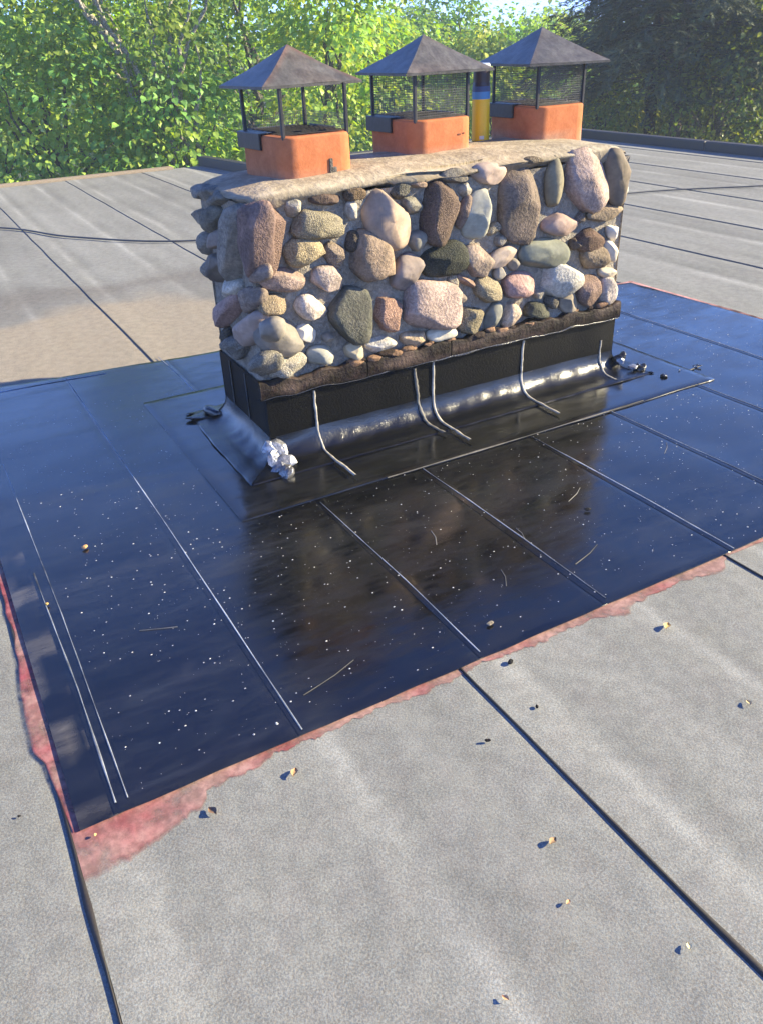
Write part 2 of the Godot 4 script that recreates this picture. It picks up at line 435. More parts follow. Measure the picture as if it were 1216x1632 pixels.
func build_membrane() -> void:
	var patch := thing("membrane_patch", "glossy black membrane patch in lapped strips on the roof around the stone chimney", "roof patch")
	var xs := LAPS
	for k in xs.size() - 1:
		var s := Shape.new()
		var x0: float = xs[k] - (0.02 if k > 0 else 0.0)
		var x1: float = xs[k + 1]
		var nx := int(max(3, (x1 - x0) / 0.045)); var nz := 80
		s.grid(nx + 2, nz + 2, func(i, j):
			var u: float = clamp((i - 1.0) / nx, 0, 1); var w: float = clamp((j - 1.0) / nz, 0, 1)
			var x := lerpf(x0, x1, u)
			var zb := back_edge(x)
			var zf := -1.497 + 0.003 * noise.get_noise_2d(x * 200.0, 9.0)
			var z := lerpf(zf, zb, w)
			var y := strip_top(x, z, k)
			if i == 0 or i == nx + 2 or j == 0 or j == nz + 2: y -= 0.004
			var dust := 0.5 + 0.5 * noise.get_noise_2d(x * 50.0, z * 50.0) + 0.35 * noise.get_noise_2d(x * 170.0, z * 170.0)
			var veil: float = clamp(noise.get_noise_2d(x * 22.0 + 40.0, z * 60.0) * 1.6 + 0.5 * noise.get_noise_2d(x * 120.0, z * 320.0), 0, 1)
			var g: float = 0.007 + 0.004 * clamp(dust, 0, 1) + 0.010 * veil
			var col := Color(g, g * 1.04, g * 1.12)
			if k == 0:
				var t: float = smoothstep(0.02, 0.35, noise.get_noise_2d(x * 260.0, z * 190.0) + 0.30 * noise.get_noise_2d(x * 800.0, z * 800.0)) * smoothstep(-3.2, -2.6, z)
				col = col.lerp(Color(0.15, 0.135, 0.11), t * 0.75)
			return [Vector3(x, y, z), Color(col.r * 4.0, col.g * 4.0, col.b * 4.0)])
		s.smooth()
		if s.n[nz + 10].y < 0.0:
			for t in range(0, s.ix.size(), 3):
				var q := s.ix[t + 1]; s.ix[t + 1] = s.ix[t + 2]; s.ix[t + 2] = q
			s.smooth()
		obj("membrane_strip", s, M.membrane_dirty if k == 0 else M.membrane, patch)
	# the pale cut edges and chalk lines of the laps
	var pale := Color(0.29, 0.32, 0.38)
	for l in [[0.545, -1.51, -4.66, 0.009], [1.13, -1.52, -2.60, 0.006], [1.09, -4.03, -4.72, 0.009], [1.625, -1.52, -2.62, 0.008], [2.20, -1.50, -2.62, 0.009], [2.69, -1.50, -2.66, 0.007], [3.28, -1.52, -4.3, 0.006], [0.083, -1.53, -3.7, 0.007], [0.053, -1.53, -2.7, 0.011], [3.86, -1.6, -4.3, 0.006]]:
		strip(patch, "lap_edge", [Vector2(l[0], l[1]), Vector2(l[0] + 0.006, lerpf(l[1], l[2], 0.4)), Vector2(l[0] - 0.003, l[2])], l[3] * 0.46, 0.0, pale, M.chalk, 0.35)
	strip(patch, "lap_edge", [Vector2(-0.04, -4.70), Vector2(0.3, -4.66), Vector2(0.75, -4.62)], 0.012, 0.0, Color(0.2, 0.25, 0.34), M.chalk)
	# dust, sand and scratches
	flecks(patch, "dust_fleck", 4200, func():
		var x := rng.randf_range(0.1, 4.3); var z := rng.randf_range(-4.2, -1.53)
		return Vector3(x, membrane_top(x, z) - 0.0003, z), 0.0022, 0.0075, [Color(0.5, 0.5, 0.48), Color(0.35, 0.35, 0.36), Color(0.6, 0.56, 0.48), Color(0.25, 0.25, 0.26)], M.film)
	for q in [[0.34, -2.15, 0.12, -0.4, 0.006], [1.36, -2.13, 0.10, 1.2, 0.007], [1.42, -1.79, 0.10, 1.1, 0.006], [1.64, -1.98, 0.09, 1.3, 0.006], [0.93, -2.78, 0.10, 0.2, 0.008], [2.0, -2.1, 0.13, 0.5, 0.004], [0.7, -1.66, 0.2, 0.3, 0.004], [1.75, -1.75, 0.16, 0.35, 0.004], [3.35, -2.80, 0.30, 0.10, 0.016], [3.25, -2.95, 0.10, 0.2, 0.010], [2.6, -2.2, 0.12, 0.7, 0.005], [1.121, -2.785, 0.09, 0.95, 0.010]]:
		var c := Vector2(q[0], q[1]); var d = Vector2(cos(q[3]), -sin(q[3])) * q[2]
		strip(patch, "scuff_mark", [c - d * 0.5, c + d * 0.06 + Vector2(0.006, 0.004), c + d * 0.5], q[4] * 0.42, 0.0, Color(0.10, 0.10, 0.098), M.chalk, 1.0)
	# red primer brushed on the roof along the edges of the patch
	var pr := Shape.new()
	var n := 520
	pr.grid(n, 12, func(i, j):
		var x: float = -0.060 + 4.46 * pow(float(i) / n, 1.25)
		var out: float = 0.035 + 0.016 * noise.get_noise_2d(x * 120.0, 4.0) + 0.012 * noise.get_noise_2d(x * 700.0, 14.0) + 0.008 * noise.get_noise_2d(x * 2600.0, 3.0)
		out += 0.078 * smoothstep(0.245, 0.235, x) * smoothstep(0.30, 0.05, x) + 0.03 * smoothstep(0.262, 0.25, x)
		out += 0.035 * exp(-pow((x - 1.62) / 0.05, 2)) + 0.03 * exp(-pow((x - 2.06) / 0.04, 2)) - 0.012 * smoothstep(0.3, 0.5, x) * smoothstep(1.4, 1.1, x)
		out = lerpf(out, 0.009, smoothstep(2.08, 2.19, x)) if x < 2.19 else 0.011
		var u = j / 12.0
		var z: float = -1.505 + (out + 0.008) * u
		var heavy: float = clamp(0.45 + 0.9 * noise.get_noise_2d(x * 160.0, z * 160.0) + 0.35 * noise.get_noise_2d(x * 900.0, z * 900.0) + 0.35 * smoothstep(0.75, 1.0, u) - 0.35 * smoothstep(0.3, 1.2, x) - 0.12, 0, 1)
		return [Vector3(x, maxf(roof_y(x, z), roof_y(x - 0.03, z)) + 0.0016, z), soak(Color(0.42, 0.26, 0.23).lerp(Color(0.34, 0.11, 0.115), heavy), x, z, u)])
	pr.smooth()
	if pr.n[10].y < 0.0:
		for t in range(0, pr.ix.size(), 3):
			var q := pr.ix[t + 1]; pr.ix[t + 1] = pr.ix[t + 2]; pr.ix[t + 2] = q
		pr.smooth()
	obj("primer_smear", pr, M.primer, patch)
	var pl := Shape.new()
	pl.grid(n, 8, func(i, j):
		var z: float = -1.50 - 1.65 * i / n
		var out: float = 0.028 + 0.014 * noise.get_noise_2d(z * 160.0, 24.0)
		out += 0.022 * smoothstep(-1.75, -1.83, z) * smoothstep(-2.45, -1.86, z) - 0.012 * smoothstep(-1.75, -1.5, z)
		var u = j / 8.0
		var x: float = -0.034 - (out + 0.006) * u
		var heavy: float = clamp(0.4 + 0.9 * noise.get_noise_2d(x * 160.0, z * 160.0) + 0.35 * noise.get_noise_2d(x * 900.0, z * 900.0) + 0.4 * smoothstep(0.75, 1.0, u), 0, 1)
		return [Vector3(x, maxf(roof_y(x, z), roof_y(SEAM0 + 0.01, z)) + 0.0030, z), soak(Color(0.40, 0.25, 0.215).lerp(Color(0.34, 0.09, 0.105), heavy), x, z, u)])
	pl.smooth()
	if pl.n[10].y < 0.0:
		for t in range(0, pl.ix.size(), 3):
			var q := pl.ix[t + 1]; pl.ix[t + 1] = pl.ix[t + 2]; pl.ix[t + 2] = q
		pl.smooth()
	obj("primer_smear", pl, M.primer, patch)
	strip(patch, "primer_smear", [Vector2(3.9, back_edge(3.9) - 0.012), Vector2(4.45, back_edge(4.42) - 0.012)], 0.03, 0.0085, Color(0.38, 0.2, 0.18), M.primer)
	strip(patch, "primer_smear", [Vector2(4.43, -4.3), Vector2(4.44, -3.4), Vector2(4.43, -2.4)], 0.035, 0.0085, Color(0.38, 0.2, 0.18), M.primer)
	# the apron of the flashing around the chimney, a second layer on top of the strips
	var ap := Shape.new()
	var rings := [Rect2(0.80, -4.02, 2.62, 1.385), Rect2(0.79, -4.03, 2.64, 1.405)]
	ap.grid(60, 34, func(i, j):
		var u: float = clamp((i - 1.0) / 58.0, 0, 1); var w: float = clamp((j - 1.0) / 32.0, 0, 1)
		var x := lerpf(0.81, 3.40, u); var z := lerpf(-2.63, -4.04, w) + 0.01 * noise.get_noise_2d(x * 60.0, 90.0)
		var y: float = 0.0150 + 0.0015 * noise.get_noise_2d(x * 110.0, z * 110.0) + 0.001 * noise.get_noise_2d(x * 500.0, z * 500.0)
		if i == 0 or i == 60 or j == 0 or j == 34: y -= 0.008
		var g: float = 0.045 + 0.015 * noise.get_noise_2d(x * 150.0, z * 150.0)
		return [Vector3(x, y, z), Color(g, g * 1.02, g * 1.06)])
	ap.smooth()
	if ap.n[100].y < 0.0:
		for t in range(0, ap.ix.size(), 3):
			var q := ap.ix[t + 1]; ap.ix[t + 1] = ap.ix[t + 2]; ap.ix[t + 2] = q
		ap.smooth()
	obj("apron", ap, M.membrane, patch)
	strip(patch, "apron_edge", [Vector2(1.45, -2.625), Vector2(2.2, -2.622), Vector2(2.9, -2.63)], 0.006, 0.0168, Color(0.11, 0.105, 0.10), M.chalk, 0.9)

# ---------------------------------------------------------------- the chimney

# [kind, x or z, y, half axis A (along, up), half axis B (along, up), colour] on the front face and on the left face
const FRONT := [
["slab", 1.174, 0.944, 0.062, -0.017, 0.035, 0.124, "150,112,104"],
["rough", 1.392, 0.971, 0.106, -0.022, 0.01, 0.051, "168,158,130"],
["rough", 1.335, 0.872, 0.076, -0.005, -0, 0.053, "188,166,118"],
["smooth", 1.555, 1.006, 0.023, -0.003, 0.002, 0.038, "170,165,158"],
["smooth", 1.714, 0.951, 0.088, 0.018, -0.047, 0.11, "158,128,106"],
["rock", 1.625, 0.808, 0.093, 0, -0.017, 0.113, "146,118,92"],
["smooth", 1.231, 0.788, 0.089, -0.019, 0.007, 0.044, "168,134,120"],
["rock", 1.433, 0.755, 0.072, -0.017, 0.009, 0.053, "200,170,160"],
["block", 1.181, 0.697, 0.053, -0.007, 0.002, 0.037, "186,160,122"],
["smooth", 1.348, 0.652, 0.054, -0.047, 0.034, 0.035, "200,180,168"],
["block", 1.516, 0.591, 0.087, -0.016, 0.007, 0.112, "92,94,84"],
["smooth", 1.807, 0.727, 0.057, -0.035, 0.045, 0.062, "152,130,124"],
["rock", 1.702, 0.557, 0.067, -0.007, -0.005, 0.076, "196,140,120"],
["smooth", 1.195, 0.565, 0.098, -0.033, 0.018, 0.069, "140,130,120"],
["smooth", 1.31, 0.555, 0.041, -0.019, 0.014, 0.035, "190,184,176"],
["rough", 1.21, 0.436, 0.082, -0.001, -0.006, 0.057, "184,178,168"],
["smooth", 1.38, 0.446, 0.062, -0.005, -0.003, 0.043, "172,172,156"],
["smooth", 1.528, 0.43, 0.042, -0.002, -0.005, 0.04, "180,164,124"],
["rock", 1.667, 0.436, 0.07, 0.003, -0.009, 0.036, "204,196,186"],
["rock", 1.831, 0.43, 0.063, -0.001, -0.007, 0.035, "196,160,112"],
["rock", 1.977, 0.95, 0.091, -0.016, 0.011, 0.124, "150,118,104"],
["rock", 2.1, 0.939, 0.029, -0.011, 0.026, 0.062, "140,112,96"],
["smooth", 2.169, 0.922, 0.065, -0.024, 0.039, 0.095, "150,152,138"],
["smooth", 2.222, 1.079, 0.084, 0.001, -0.01, 0.045, "196,160,140"],
["smooth", 2.049, 1.087, 0.073, 0.001, -0.005, 0.029, "120,112,104"],
["rock", 2.396, 0.94, 0.107, -0.015, -0.003, 0.165, "132,110,96"],
["spindle", 2.582, 1.002, 0.048, -0.008, 0.001, 0.111, "138,128,96"],
["rock", 2.77, 0.991, 0.112, -0.006, -0.029, 0.133, "176,144,136"],
["smooth", 2.955, 0.997, 0.072, -0.009, -0.012, 0.121, "126,108,86"],
["smooth", 2.631, 0.819, 0.106, -0.019, -0, 0.048, "158,124,116"],
["smooth", 2.907, 0.835, 0.101, 0.006, -0.016, 0.034, "150,126,92"],
["smooth", 2.971, 0.743, 0.034, -0, -0.013, 0.036, "206,200,190"],
["rock", 2.826, 0.723, 0.089, 0.004, -0.023, 0.052, "150,112,96"],
["rock", 2.869, 0.633, 0.073, 0.001, -0.022, 0.056, "134,112,82"],
["smooth", 2.971, 0.651, 0.041, -0.001, -0.019, 0.051, "196,182,160"],
["smooth", 2.546, 0.696, 0.134, -0.001, -0.02, 0.067, "128,134,116"],
["rock", 1.99, 0.753, 0.107, 0.016, -0.029, 0.069, "88,94,84"],
["rock", 2.169, 0.718, 0.081, -0.042, 0.032, 0.053, "170,142,124"],
["smooth", 2.31, 0.719, 0.078, 0.028, -0.025, 0.033, "168,142,122"],
["rock", 2.419, 0.569, 0.087, -0.014, -0.004, 0.065, "190,136,132"],
["wedge", 2.228, 0.578, 0.063, -0.003, -0.013, 0.064, "176,160,124"],
["rock", 2.113, 0.641, 0.052, -0.031, 0.009, 0.013, "150,112,96"],
["wedge", 2.66, 0.571, 0.105, 0.022, -0.051, 0.08, "182,180,172"],
["smooth", 2.718, 0.443, 0.05, -0.005, -0.011, 0.052, "160,144,122"],
["rock", 2.847, 0.482, 0.068, -0.02, 0.008, 0.072, "178,138,124"],
["smooth", 2.969, 0.456, 0.054, -0.012, -0.003, 0.067, "208,186,174"],
["smooth", 2.964, 0.55, 0.052, -0.005, -0.006, 0.025, "190,176,150"],
["block", 1.928, 0.565, 0.128, -0.028, 0.007, 0.101, "194,158,148"],
["rough", 2.138, 0.457, 0.065, -0.022, 0.011, 0.059, "172,156,120"],
["smooth", 2.272, 0.451, 0.04, -0.02, 0.029, 0.059, "136,138,128"],
["rock", 2.372, 0.438, 0.048, -0.021, 0.019, 0.052, "194,164,134"],
["rough", 2.528, 0.433, 0.072, -0.008, -0.008, 0.042, "98,104,92"],
["smooth", 1.98, 0.423, 0.074, -0.005, -0.005, 0.034, "192,184,160"],
["rock", 1.867, 1.077, 0.042, -0.002, -0.002, 0.017, "150,120,100"],
["rock", 1.448, 1.064, 0.067, -0.011, 0.003, 0.02, "110,84,72"],
["rough", 1.575, 1.07, 0.049, -0.002, -0.001, 0.026, "150,118,84"],
["rock", 2.46, 1.111, 0.048, -0.001, -0.003, 0.016, "150,130,104"],
["smooth", 2.066, 0.578, 0.047, -0.001, -0.006, 0.027, "140,124,110"],
["rock", 2.742, 0.715, 0.031, -0.004, -0.003, 0.028, "110,90,80"],
["smooth", 1.414, 0.518, 0.026, -0.005, 0.002, 0.02, "150,140,128"],
["rock", 1.556, 0.892, 0.024, -0.009, 0.014, 0.037, "120,104,92"],
]
const LEFT := [
["smooth", -3.40778, 0.976529, 0.134532, 0.0192005, 0.0234834, 0.0547851, "120,116,104"],
["smooth", -3.40973, 0.890641, 0.136397, 0.0223609, 0.0187172, 0.0445431, "150,132,124"],
["smooth", -3.43133, 0.783197, 0.121858, 0.026337, 0.0103026, 0.064238, "118,104,92"],
["smooth", -3.29405, 0.71582, 0.126457, 0.0269848, 0.0206476, 0.0548754, "190,184,172"],
["rock", -3.38616, 0.605194, 0.14873, 0.0219007, 0.0948462, 0.0973246, "168,124,116"],
["smooth", -3.14855, 0.579721, 0.150496, 0.031382, 0.0511285, 0.0794099, "160,132,120"],
["slab", -3.18894, 0.894603, 0.111324, 0.0191915, 0.0565073, 0.153932, "150,140,128"],
["rock", -3.08942, 0.709057, 0.10356, 0.0235048, 0.0172316, 0.0525016, "150,126,112"],
["slab", -2.9894, 0.95617, 0.0895579, 0.0147659, 0.0416427, 0.128703, "140,104,98"],
["rough", -3.32926, 0.449756, 0.132201, 0.00940369, 0.094024, 0.070103, "160,154,148"],
["rough", -3.02431, 0.467892, 0.112644, 0.0221428, 0.0489747, 0.0606382, "170,164,156"],
["smooth", -2.91887, 0.631511, 0.0808629, 0.0210063, 0.014732, 0.0519552, "150,140,130"],
["smooth", -3.3364, 1.06514, 0.137925, 0.0314293, -0.022652, 0.0270031, "130,124,112"],
["rock", -3.46123, 0.473507, 0.080813, 0.0213318, 0.0150437, 0.038281, "120,112,104"],
["rock", -2.9889, 0.839088, 0.112152, 0.0288442, -0.00540357, 0.030069, "156,130,118"],
]
const FL := Vector3(1.115, 0, -3.035)
const FR := Vector3(3.045, 0, -3.035)
const BR := Vector3(3.085, 0, -3.74)
const BL := Vector3(1.125, 0, -3.60)

func stone_shape(kind: String, c: Vector3, a: Vector3, b: Vector3, out: Vector3, thick: float, col: Color, sd: int) -> Shape:
	var s := Shape.new()
	var r := RandomNumberGenerator.new()
	r.seed = sd * 7919 + 13
	var e := 2.3
	var cuts := 6
	var rough := 0.10
	match kind:
		"slab": e = 4.0; cuts = 4; rough = 0.06
		"block": e = 4.5; cuts = 3; rough = 0.05
		"rock": e = 2.8; cuts = 9; rough = 0.09
		"wedge": e = 2.6; cuts = 6; rough = 0.06
		"rough": e = 2.6; cuts = 5; rough = 0.20
		"crumple": e = 2.0; cuts = 18; rough = 0.30
		"spindle": e = 1.7; cuts = 2; rough = 0.04
	var planes: Array = []
	for i in cuts:
		var d := Vector3(r.randfn(), r.randfn(), abs(r.randfn()) * 0.9).normalized()
		planes.append([d, r.randf_range(0.66, 0.92)])
	var off := Vector3(r.randf(), r.randf(), r.randf()) * 500.0
	var nu := 22; var nv := 16
	var along := a.length(); var up := b.length()
	var accent := Color(col.r * 1.12 + 0.02, col.g * 1.10 + 0.02, col.b * 1.08 + 0.02) if r.randf() < 0.5 else Color(col.r * 0.72, col.g * 0.74, col.b * 0.76)
	s.grid(nu, nv, func(i, j):
		var th: float = TAU * i / nu; var ph: float = PI * j / nv
		var d := Vector3(cos(th) * sin(ph), sin(th) * sin(ph), cos(ph))
		var m := pow(pow(abs(d.x), e) + pow(abs(d.y), e) + pow(abs(d.z), e), -1.0 / e)
		var p := d * m
		for q in planes:
			var k: float = p.dot(q[0]) - q[1]
			if k > 0.0: p -= q[0] * k * 0.9
		var w := Vector3(p.x * along, p.y * up, p.z * thick)
		var nz := noise.get_noise_3dv(w * 900.0 + off) * 0.5 + noise.get_noise_3dv(w * 350.0 + off)
		var n2 := noise.get_noise_3dv(w * 2200.0 + off)
		p *= 1.0 + rough * (nz + 0.35 * n2)
		var t: float = clamp(0.5 + 1.3 * noise.get_noise_3dv(w * 600.0 - off) + 0.5 * n2, 0, 1)
		var k2: float = 1.0 + 0.25 * noise.get_noise_3dv(w * 300.0 + off * 0.5)
		var cc := col.lerp(accent, t)
		return [c + a * p.x + b * p.y + out * thick * p.z, Color(cc.r * k2, cc.g * k2, cc.b * k2)])
	s.smooth()
	# close the seam of the grid
	for j in nv + 1:
		var nn := (s.n[j] + s.n[nu * (nv + 1) + j]).normalized()
		s.n[j] = nn; s.n[nu * (nv + 1) + j] = nn
	var f := s.v[s.ix[60 * 3]] - c
	if f.dot(s.n[s.ix[60 * 3]]) < 0.0:
		for t in range(0, s.ix.size(), 3):
			var q := s.ix[t + 1]; s.ix[t + 1] = s.ix[t + 2]; s.ix[t + 2] = q
		for i in s.n.size(): s.n[i] = -s.n[i]
	return s

func hex_color(t: String, k := 1.25) -> Color:
	var q := t.split(",")
	var c := lin(float(q[0]), float(q[1]), float(q[2]))
	var m := (c.r + c.g + c.b) / 3.0
	c = Color(lerpf(m, c.r, 0.52) * 1.04, lerpf(m, c.g, 0.52) * 1.01, lerpf(m, c.b, 0.52) * 0.92)     # wet-looking saturation of bare stone
	return Color(c.r * k, c.g * k, c.b * k)

func wall_grid(s: Shape, a: Vector3, b: Vector3, y0: float, y1: float, nu: int, nv: int, amp: float, tone: Callable) -> void:   # a wall from a to b, seen from its outside with a on the left
	var out := (b - a).cross(Vector3.UP).normalized()
	s.grid(nu, nv, func(i, j):
		var p := a.lerp(b, float(i) / nu) + Vector3.UP * lerpf(y0, y1, float(j) / nv)
		var d := noise.get_noise_3dv(p * 130.0) * amp + noise.get_noise_3dv(p * 420.0) * amp * 0.5
		if i == 0 or i == nu: d = 0.0
		d = minf(d, 0.0) - 0.004 if p.y < 0.39 else d - 0.009 * smoothstep(0.39, 0.43, p.y) * smoothstep(1.08, 1.04, p.y)
		return [p + out * d, tone.call(p)])

func mortar_tone(p: Vector3) -> Color:
	var k := 0.33 + 0.07 * noise.get_noise_3dv(p * 140.0) + 0.05 * noise.get_noise_3dv(p * 500.0)
	return Color(k * 1.1, k * 1.0, k * 0.86)

func footprint(off: float) -> Array:            # the chimney's outline as a loop of points, anticlockwise seen from above, pushed out by off
	var c := [FL + Vector3(-off, 0, off), FR + Vector3(off, 0, off), BR + Vector3(off, 0, -off), BL + Vector3(-off, 0, -off)]
	var pts: Array = []
	for k in 4:
		var a: Vector3 = c[k]; var b: Vector3 = c[(k + 1) % 4]
		var m := int((b - a).length() / 0.04)
		for i in m: pts.append(a.lerp(b, float(i) / m))
	return pts

func faceted(s: Shape) -> Shape:                # the same surface with a flat normal on every face
	var o := Shape.new()
	for t in range(0, s.ix.size(), 3):
		var a := s.v[s.ix[t]]; var b := s.v[s.ix[t + 2]]; var d := s.v[s.ix[t + 1]]
		if (b - a).cross(d - a).length_squared() > 1e-16: o.face(a, b, d, s.c[s.ix[t]])
	return o

func stone_mat(kind: String, i: int) -> Material:
	if kind == "rough": return M.pitted
	if kind == "smooth" or kind == "spindle": return M.boulder if i % 3 else M.stone
	return M.pitted if i % 4 == 0 else M.stone

func fill_gaps(ch: Node3D, i: int) -> int:       # small stones pressed into the wider joints of the front
	var r := RandomNumberGenerator.new()
	r.seed = 17
	var placed: Array = []
	for q in FRONT:
		var a := Vector2(q[3], q[4]); var b := Vector2(q[5], q[6])
		placed.append([Vector2(q[1], q[2]), a * 1.06, b * 1.06])
	var cols := ["150,140,126", "166,150,132", "140,132,122", "178,168,152", "156,134,122", "128,126,116"]
	for t in 1800:
		var c := Vector2(r.randf_range(1.15, 3.02), r.randf_range(0.42, 1.06))
		var room := 0.06
		for p in placed:
			var d: Vector2 = c - p[0]
			var det: float = p[1].x * p[2].y - p[1].y * p[2].x
			var u = (d.x * p[2].y - d.y * p[2].x) / det; var v = (p[1].x * d.y - p[1].y * d.x) / det
			var k := sqrt(u * u + v * v)
			room = minf(room, d.length() * (1.0 - 1.0 / k) if k > 1.0 else 0.0)
			if room < 0.030: break
		if room < 0.030: continue
		var ang := r.randf() * PI
		var a := Vector2(cos(ang), sin(ang)) * room * r.randf_range(1.0, 1.5); var b := Vector2(-sin(ang), cos(ang)) * room * r.randf_range(0.85, 1.0)
		placed.append([c, a, b])
		var th := clampf(room, 0.018, 0.04)
		var kind: String = ["smooth", "rock", "rock", "rough"][r.randi() % 4]
		obj("stone", stone_shape(kind, Vector3(c.x, c.y, -3.036), Vector3(a.x, a.y, 0), Vector3(b.x, b.y, 0), Vector3.BACK, th, hex_color(cols[r.randi() % 6]), 300 + i), stone_mat(kind, i), ch)
		i += 1
	return i

func build_chimney() -> void:
	var ch := thing("stone_chimney", "wide fieldstone chimney with clay flues and black base flashing on the flat roof", "chimney")
	var core := Shape.new()
	wall_grid(core, FL, FR, 0.0, 1.075, 60, 36, 0.018, mortar_tone)
	wall_grid(core, FR, BR, 0.0, 1.075, 24, 36, 0.018, mortar_tone)
	wall_grid(core, BR, BL, 0.0, 1.075, 60, 36, 0.018, mortar_tone)
	wall_grid(core, BL, FL, 0.0, 1.075, 20, 36, 0.018, mortar_tone)
	core.smooth()
	obj("mortar_core", core, M.mortar, ch)
	var i := 0
	for q in FRONT:
		var a := Vector3(q[3], q[4], 0); var b := Vector3(q[5], q[6], 0)
		var small := minf(a.length(), b.length())
		var th := clampf(small * 0.84, 0.030, 0.064)
		obj("stone", stone_shape(q[0], Vector3(q[1], q[2], -3.030 + th * 0.10), a * 1.09, b * 1.09, Vector3.BACK, th, hex_color(q[7]), i), stone_mat(q[0], i), ch)
		i += 1
	i = fill_gaps(ch, i)
	for q in LEFT:
		var a := Vector3(0, q[4], q[3]); var b := Vector3(0, q[6], q[5])
		var small := minf(a.length(), b.length())
		var th := clampf(small * 1.0, 0.04, 0.068)
		var zz: float = max(q[1], -3.52)
		obj("stone", stone_shape(q[0], Vector3(1.128 - th * 0.1, q[2], zz), a * 0.85, b * 1.15, Vector3.LEFT, th, hex_color(q[7]), i), stone_mat(q[0], i), ch)
		i += 1
	for q in [[-3.53, 1.065, 0.075, 0.035], [-3.58, 0.965, 0.06, 0.04], [-3.575, 0.85, 0.06, 0.05], [-3.43, 1.075, 0.07, 0.03], [-3.58, 0.74, 0.055, 0.045]]:
		obj("stone", stone_shape("rock", Vector3(1.122, q[1], q[0]), Vector3(0, 0, q[2]), Vector3(0, q[3], 0), Vector3.LEFT, 0.05, hex_color("140,132,120"), i), M.stone, ch)
		i += 1
	# the right and the back face, laid in uneven courses
	var cols := ["158,128,106", "150,130,124", "176,144,136", "140,130,120", "170,165,158", "128,134,116", "190,160,140", "120,112,104"]
	var kinds := ["smooth", "rock", "smooth", "block", "rock"]
	var r := RandomNumberGenerator.new()
	r.seed = 41
	for side in 2:
		var p0: Vector3 = FR if side == 0 else BR
		var p1: Vector3 = BR if side == 0 else BL
		var dir := (p1 - p0).normalized()
		var out := dir.cross(Vector3.UP).normalized()
		var y := 0.42
		while y < 0.95:
			var h := r.randf_range(0.055, 0.085)
			var u := 0.03
			while u < (p1 - p0).length() - 0.05:
				var w := r.randf_range(0.06, 0.13)
				var c := p0 + dir * (u + w) + Vector3.UP * (y + h * 0.9 + r.randf_range(-0.015, 0.015)) + out * 0.004
				if u + 2.0 * w < (p1 - p0).length() + 0.02:
					obj("stone", stone_shape(kinds[r.randi() % 5], c, dir * w * 0.93, Vector3.UP * h * 0.92, out, 0.07, hex_color(cols[r.randi() % 8]), i), stone_mat(kinds[r.randi() % 5], i), ch)
				i += 1
				u += 2.0 * w + 0.012
			y += h * 1.95
	build_crown(ch)
	build_flashing(ch)
	build_flues(ch)

func build_crown(ch: Node3D) -> void:
	var s := Shape.new()
	var loop := footprint(0.018)
	var n := loop.size()
	var mid := (FL + FR + BR + BL) / 4.0
	# [inset towards the middle, height]
	var prof := [[0.07, 1.070], [0.022, 1.082], [0.002, 1.094], [0.000, 1.108], [0.02, 1.118], [0.06, 1.124], [0.16, 1.132], [0.4, 1.142], [0.7, 1.150], [1.0, 1.152]]
	s.grid(n, prof.size() - 1, func(i, j):
		var p: Vector3 = loop[i % n]
		var q: Array = prof[j]
		var d := (mid - p)
		var inset: float = q[0] if q[0] > 0.0 and q[0] >= 0.1 else 0.0
		var p2 := p + Vector3(d.x * inset, 0, d.z * inset)
		if q[0] < 0.1: p2 += d.normalized() * float(q[0])
		var rough := noise.get_noise_3d(p2.x * 150.0, j * 40.0, p2.z * 150.0) * 0.045 + noise.get_noise_3d(p2.x * 520.0, j * 70.0, p2.z * 520.0) * 0.016
		if j < 5: p2 -= d.normalized() * (rough + 0.012 * noise.get_noise_2d(p.x * 60.0, p.z * 60.0 + 90.0))
		var y: float = q[1] + (0.010 * noise.get_noise_2d(p2.x * 80.0, p2.z * 80.0) if j > 1 else 0.045 * noise.get_noise_2d(p2.x * 230.0, p2.z * 230.0)) - 0.004 + 0.008 * (p2.x - 1.1) / 1.9
		# the left end slopes down and hangs over
		var lefty := smoothstep(1.30, 1.10, p2.x)
		y -= lefty * 0.012
		if j < 2: y -= lefty * 0.015
		# the right end is rounded off
		var righty := smoothstep(2.95, 3.12, p2.x)
		y -= righty * (0.035 if j > 2 else 0.0)
		p2.x -= righty * 0.045
		var corner := smoothstep(0.10, 0.0, minf((p - FL).length(), minf((p - FR).length(), minf((p - BR).length(), (p - BL).length()))))
		if j < 6: p2 += d.normalized() * corner * 0.035
		var k := 0.44 + 0.09 * noise.get_noise_2d(p2.x * 110.0, p2.z * 110.0) + 0.05 * noise.get_noise_3d(p2.x * 500.0, y * 500.0, p2.z * 500.0)
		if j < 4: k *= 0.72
		var pink := 0.5 + noise.get_noise_2d(p2.x * 60.0 + 70.0, p2.z * 60.0)
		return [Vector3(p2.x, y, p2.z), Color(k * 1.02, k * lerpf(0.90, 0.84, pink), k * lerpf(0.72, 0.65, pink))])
	s.smooth()
	var m := prof.size()
	for j in m:
		var nn := (s.n[j] + s.n[n * m + j]).normalized()
		s.n[j] = nn; s.n[n * m + j] = nn
	obj("crown_slab", s, M.crown, ch)

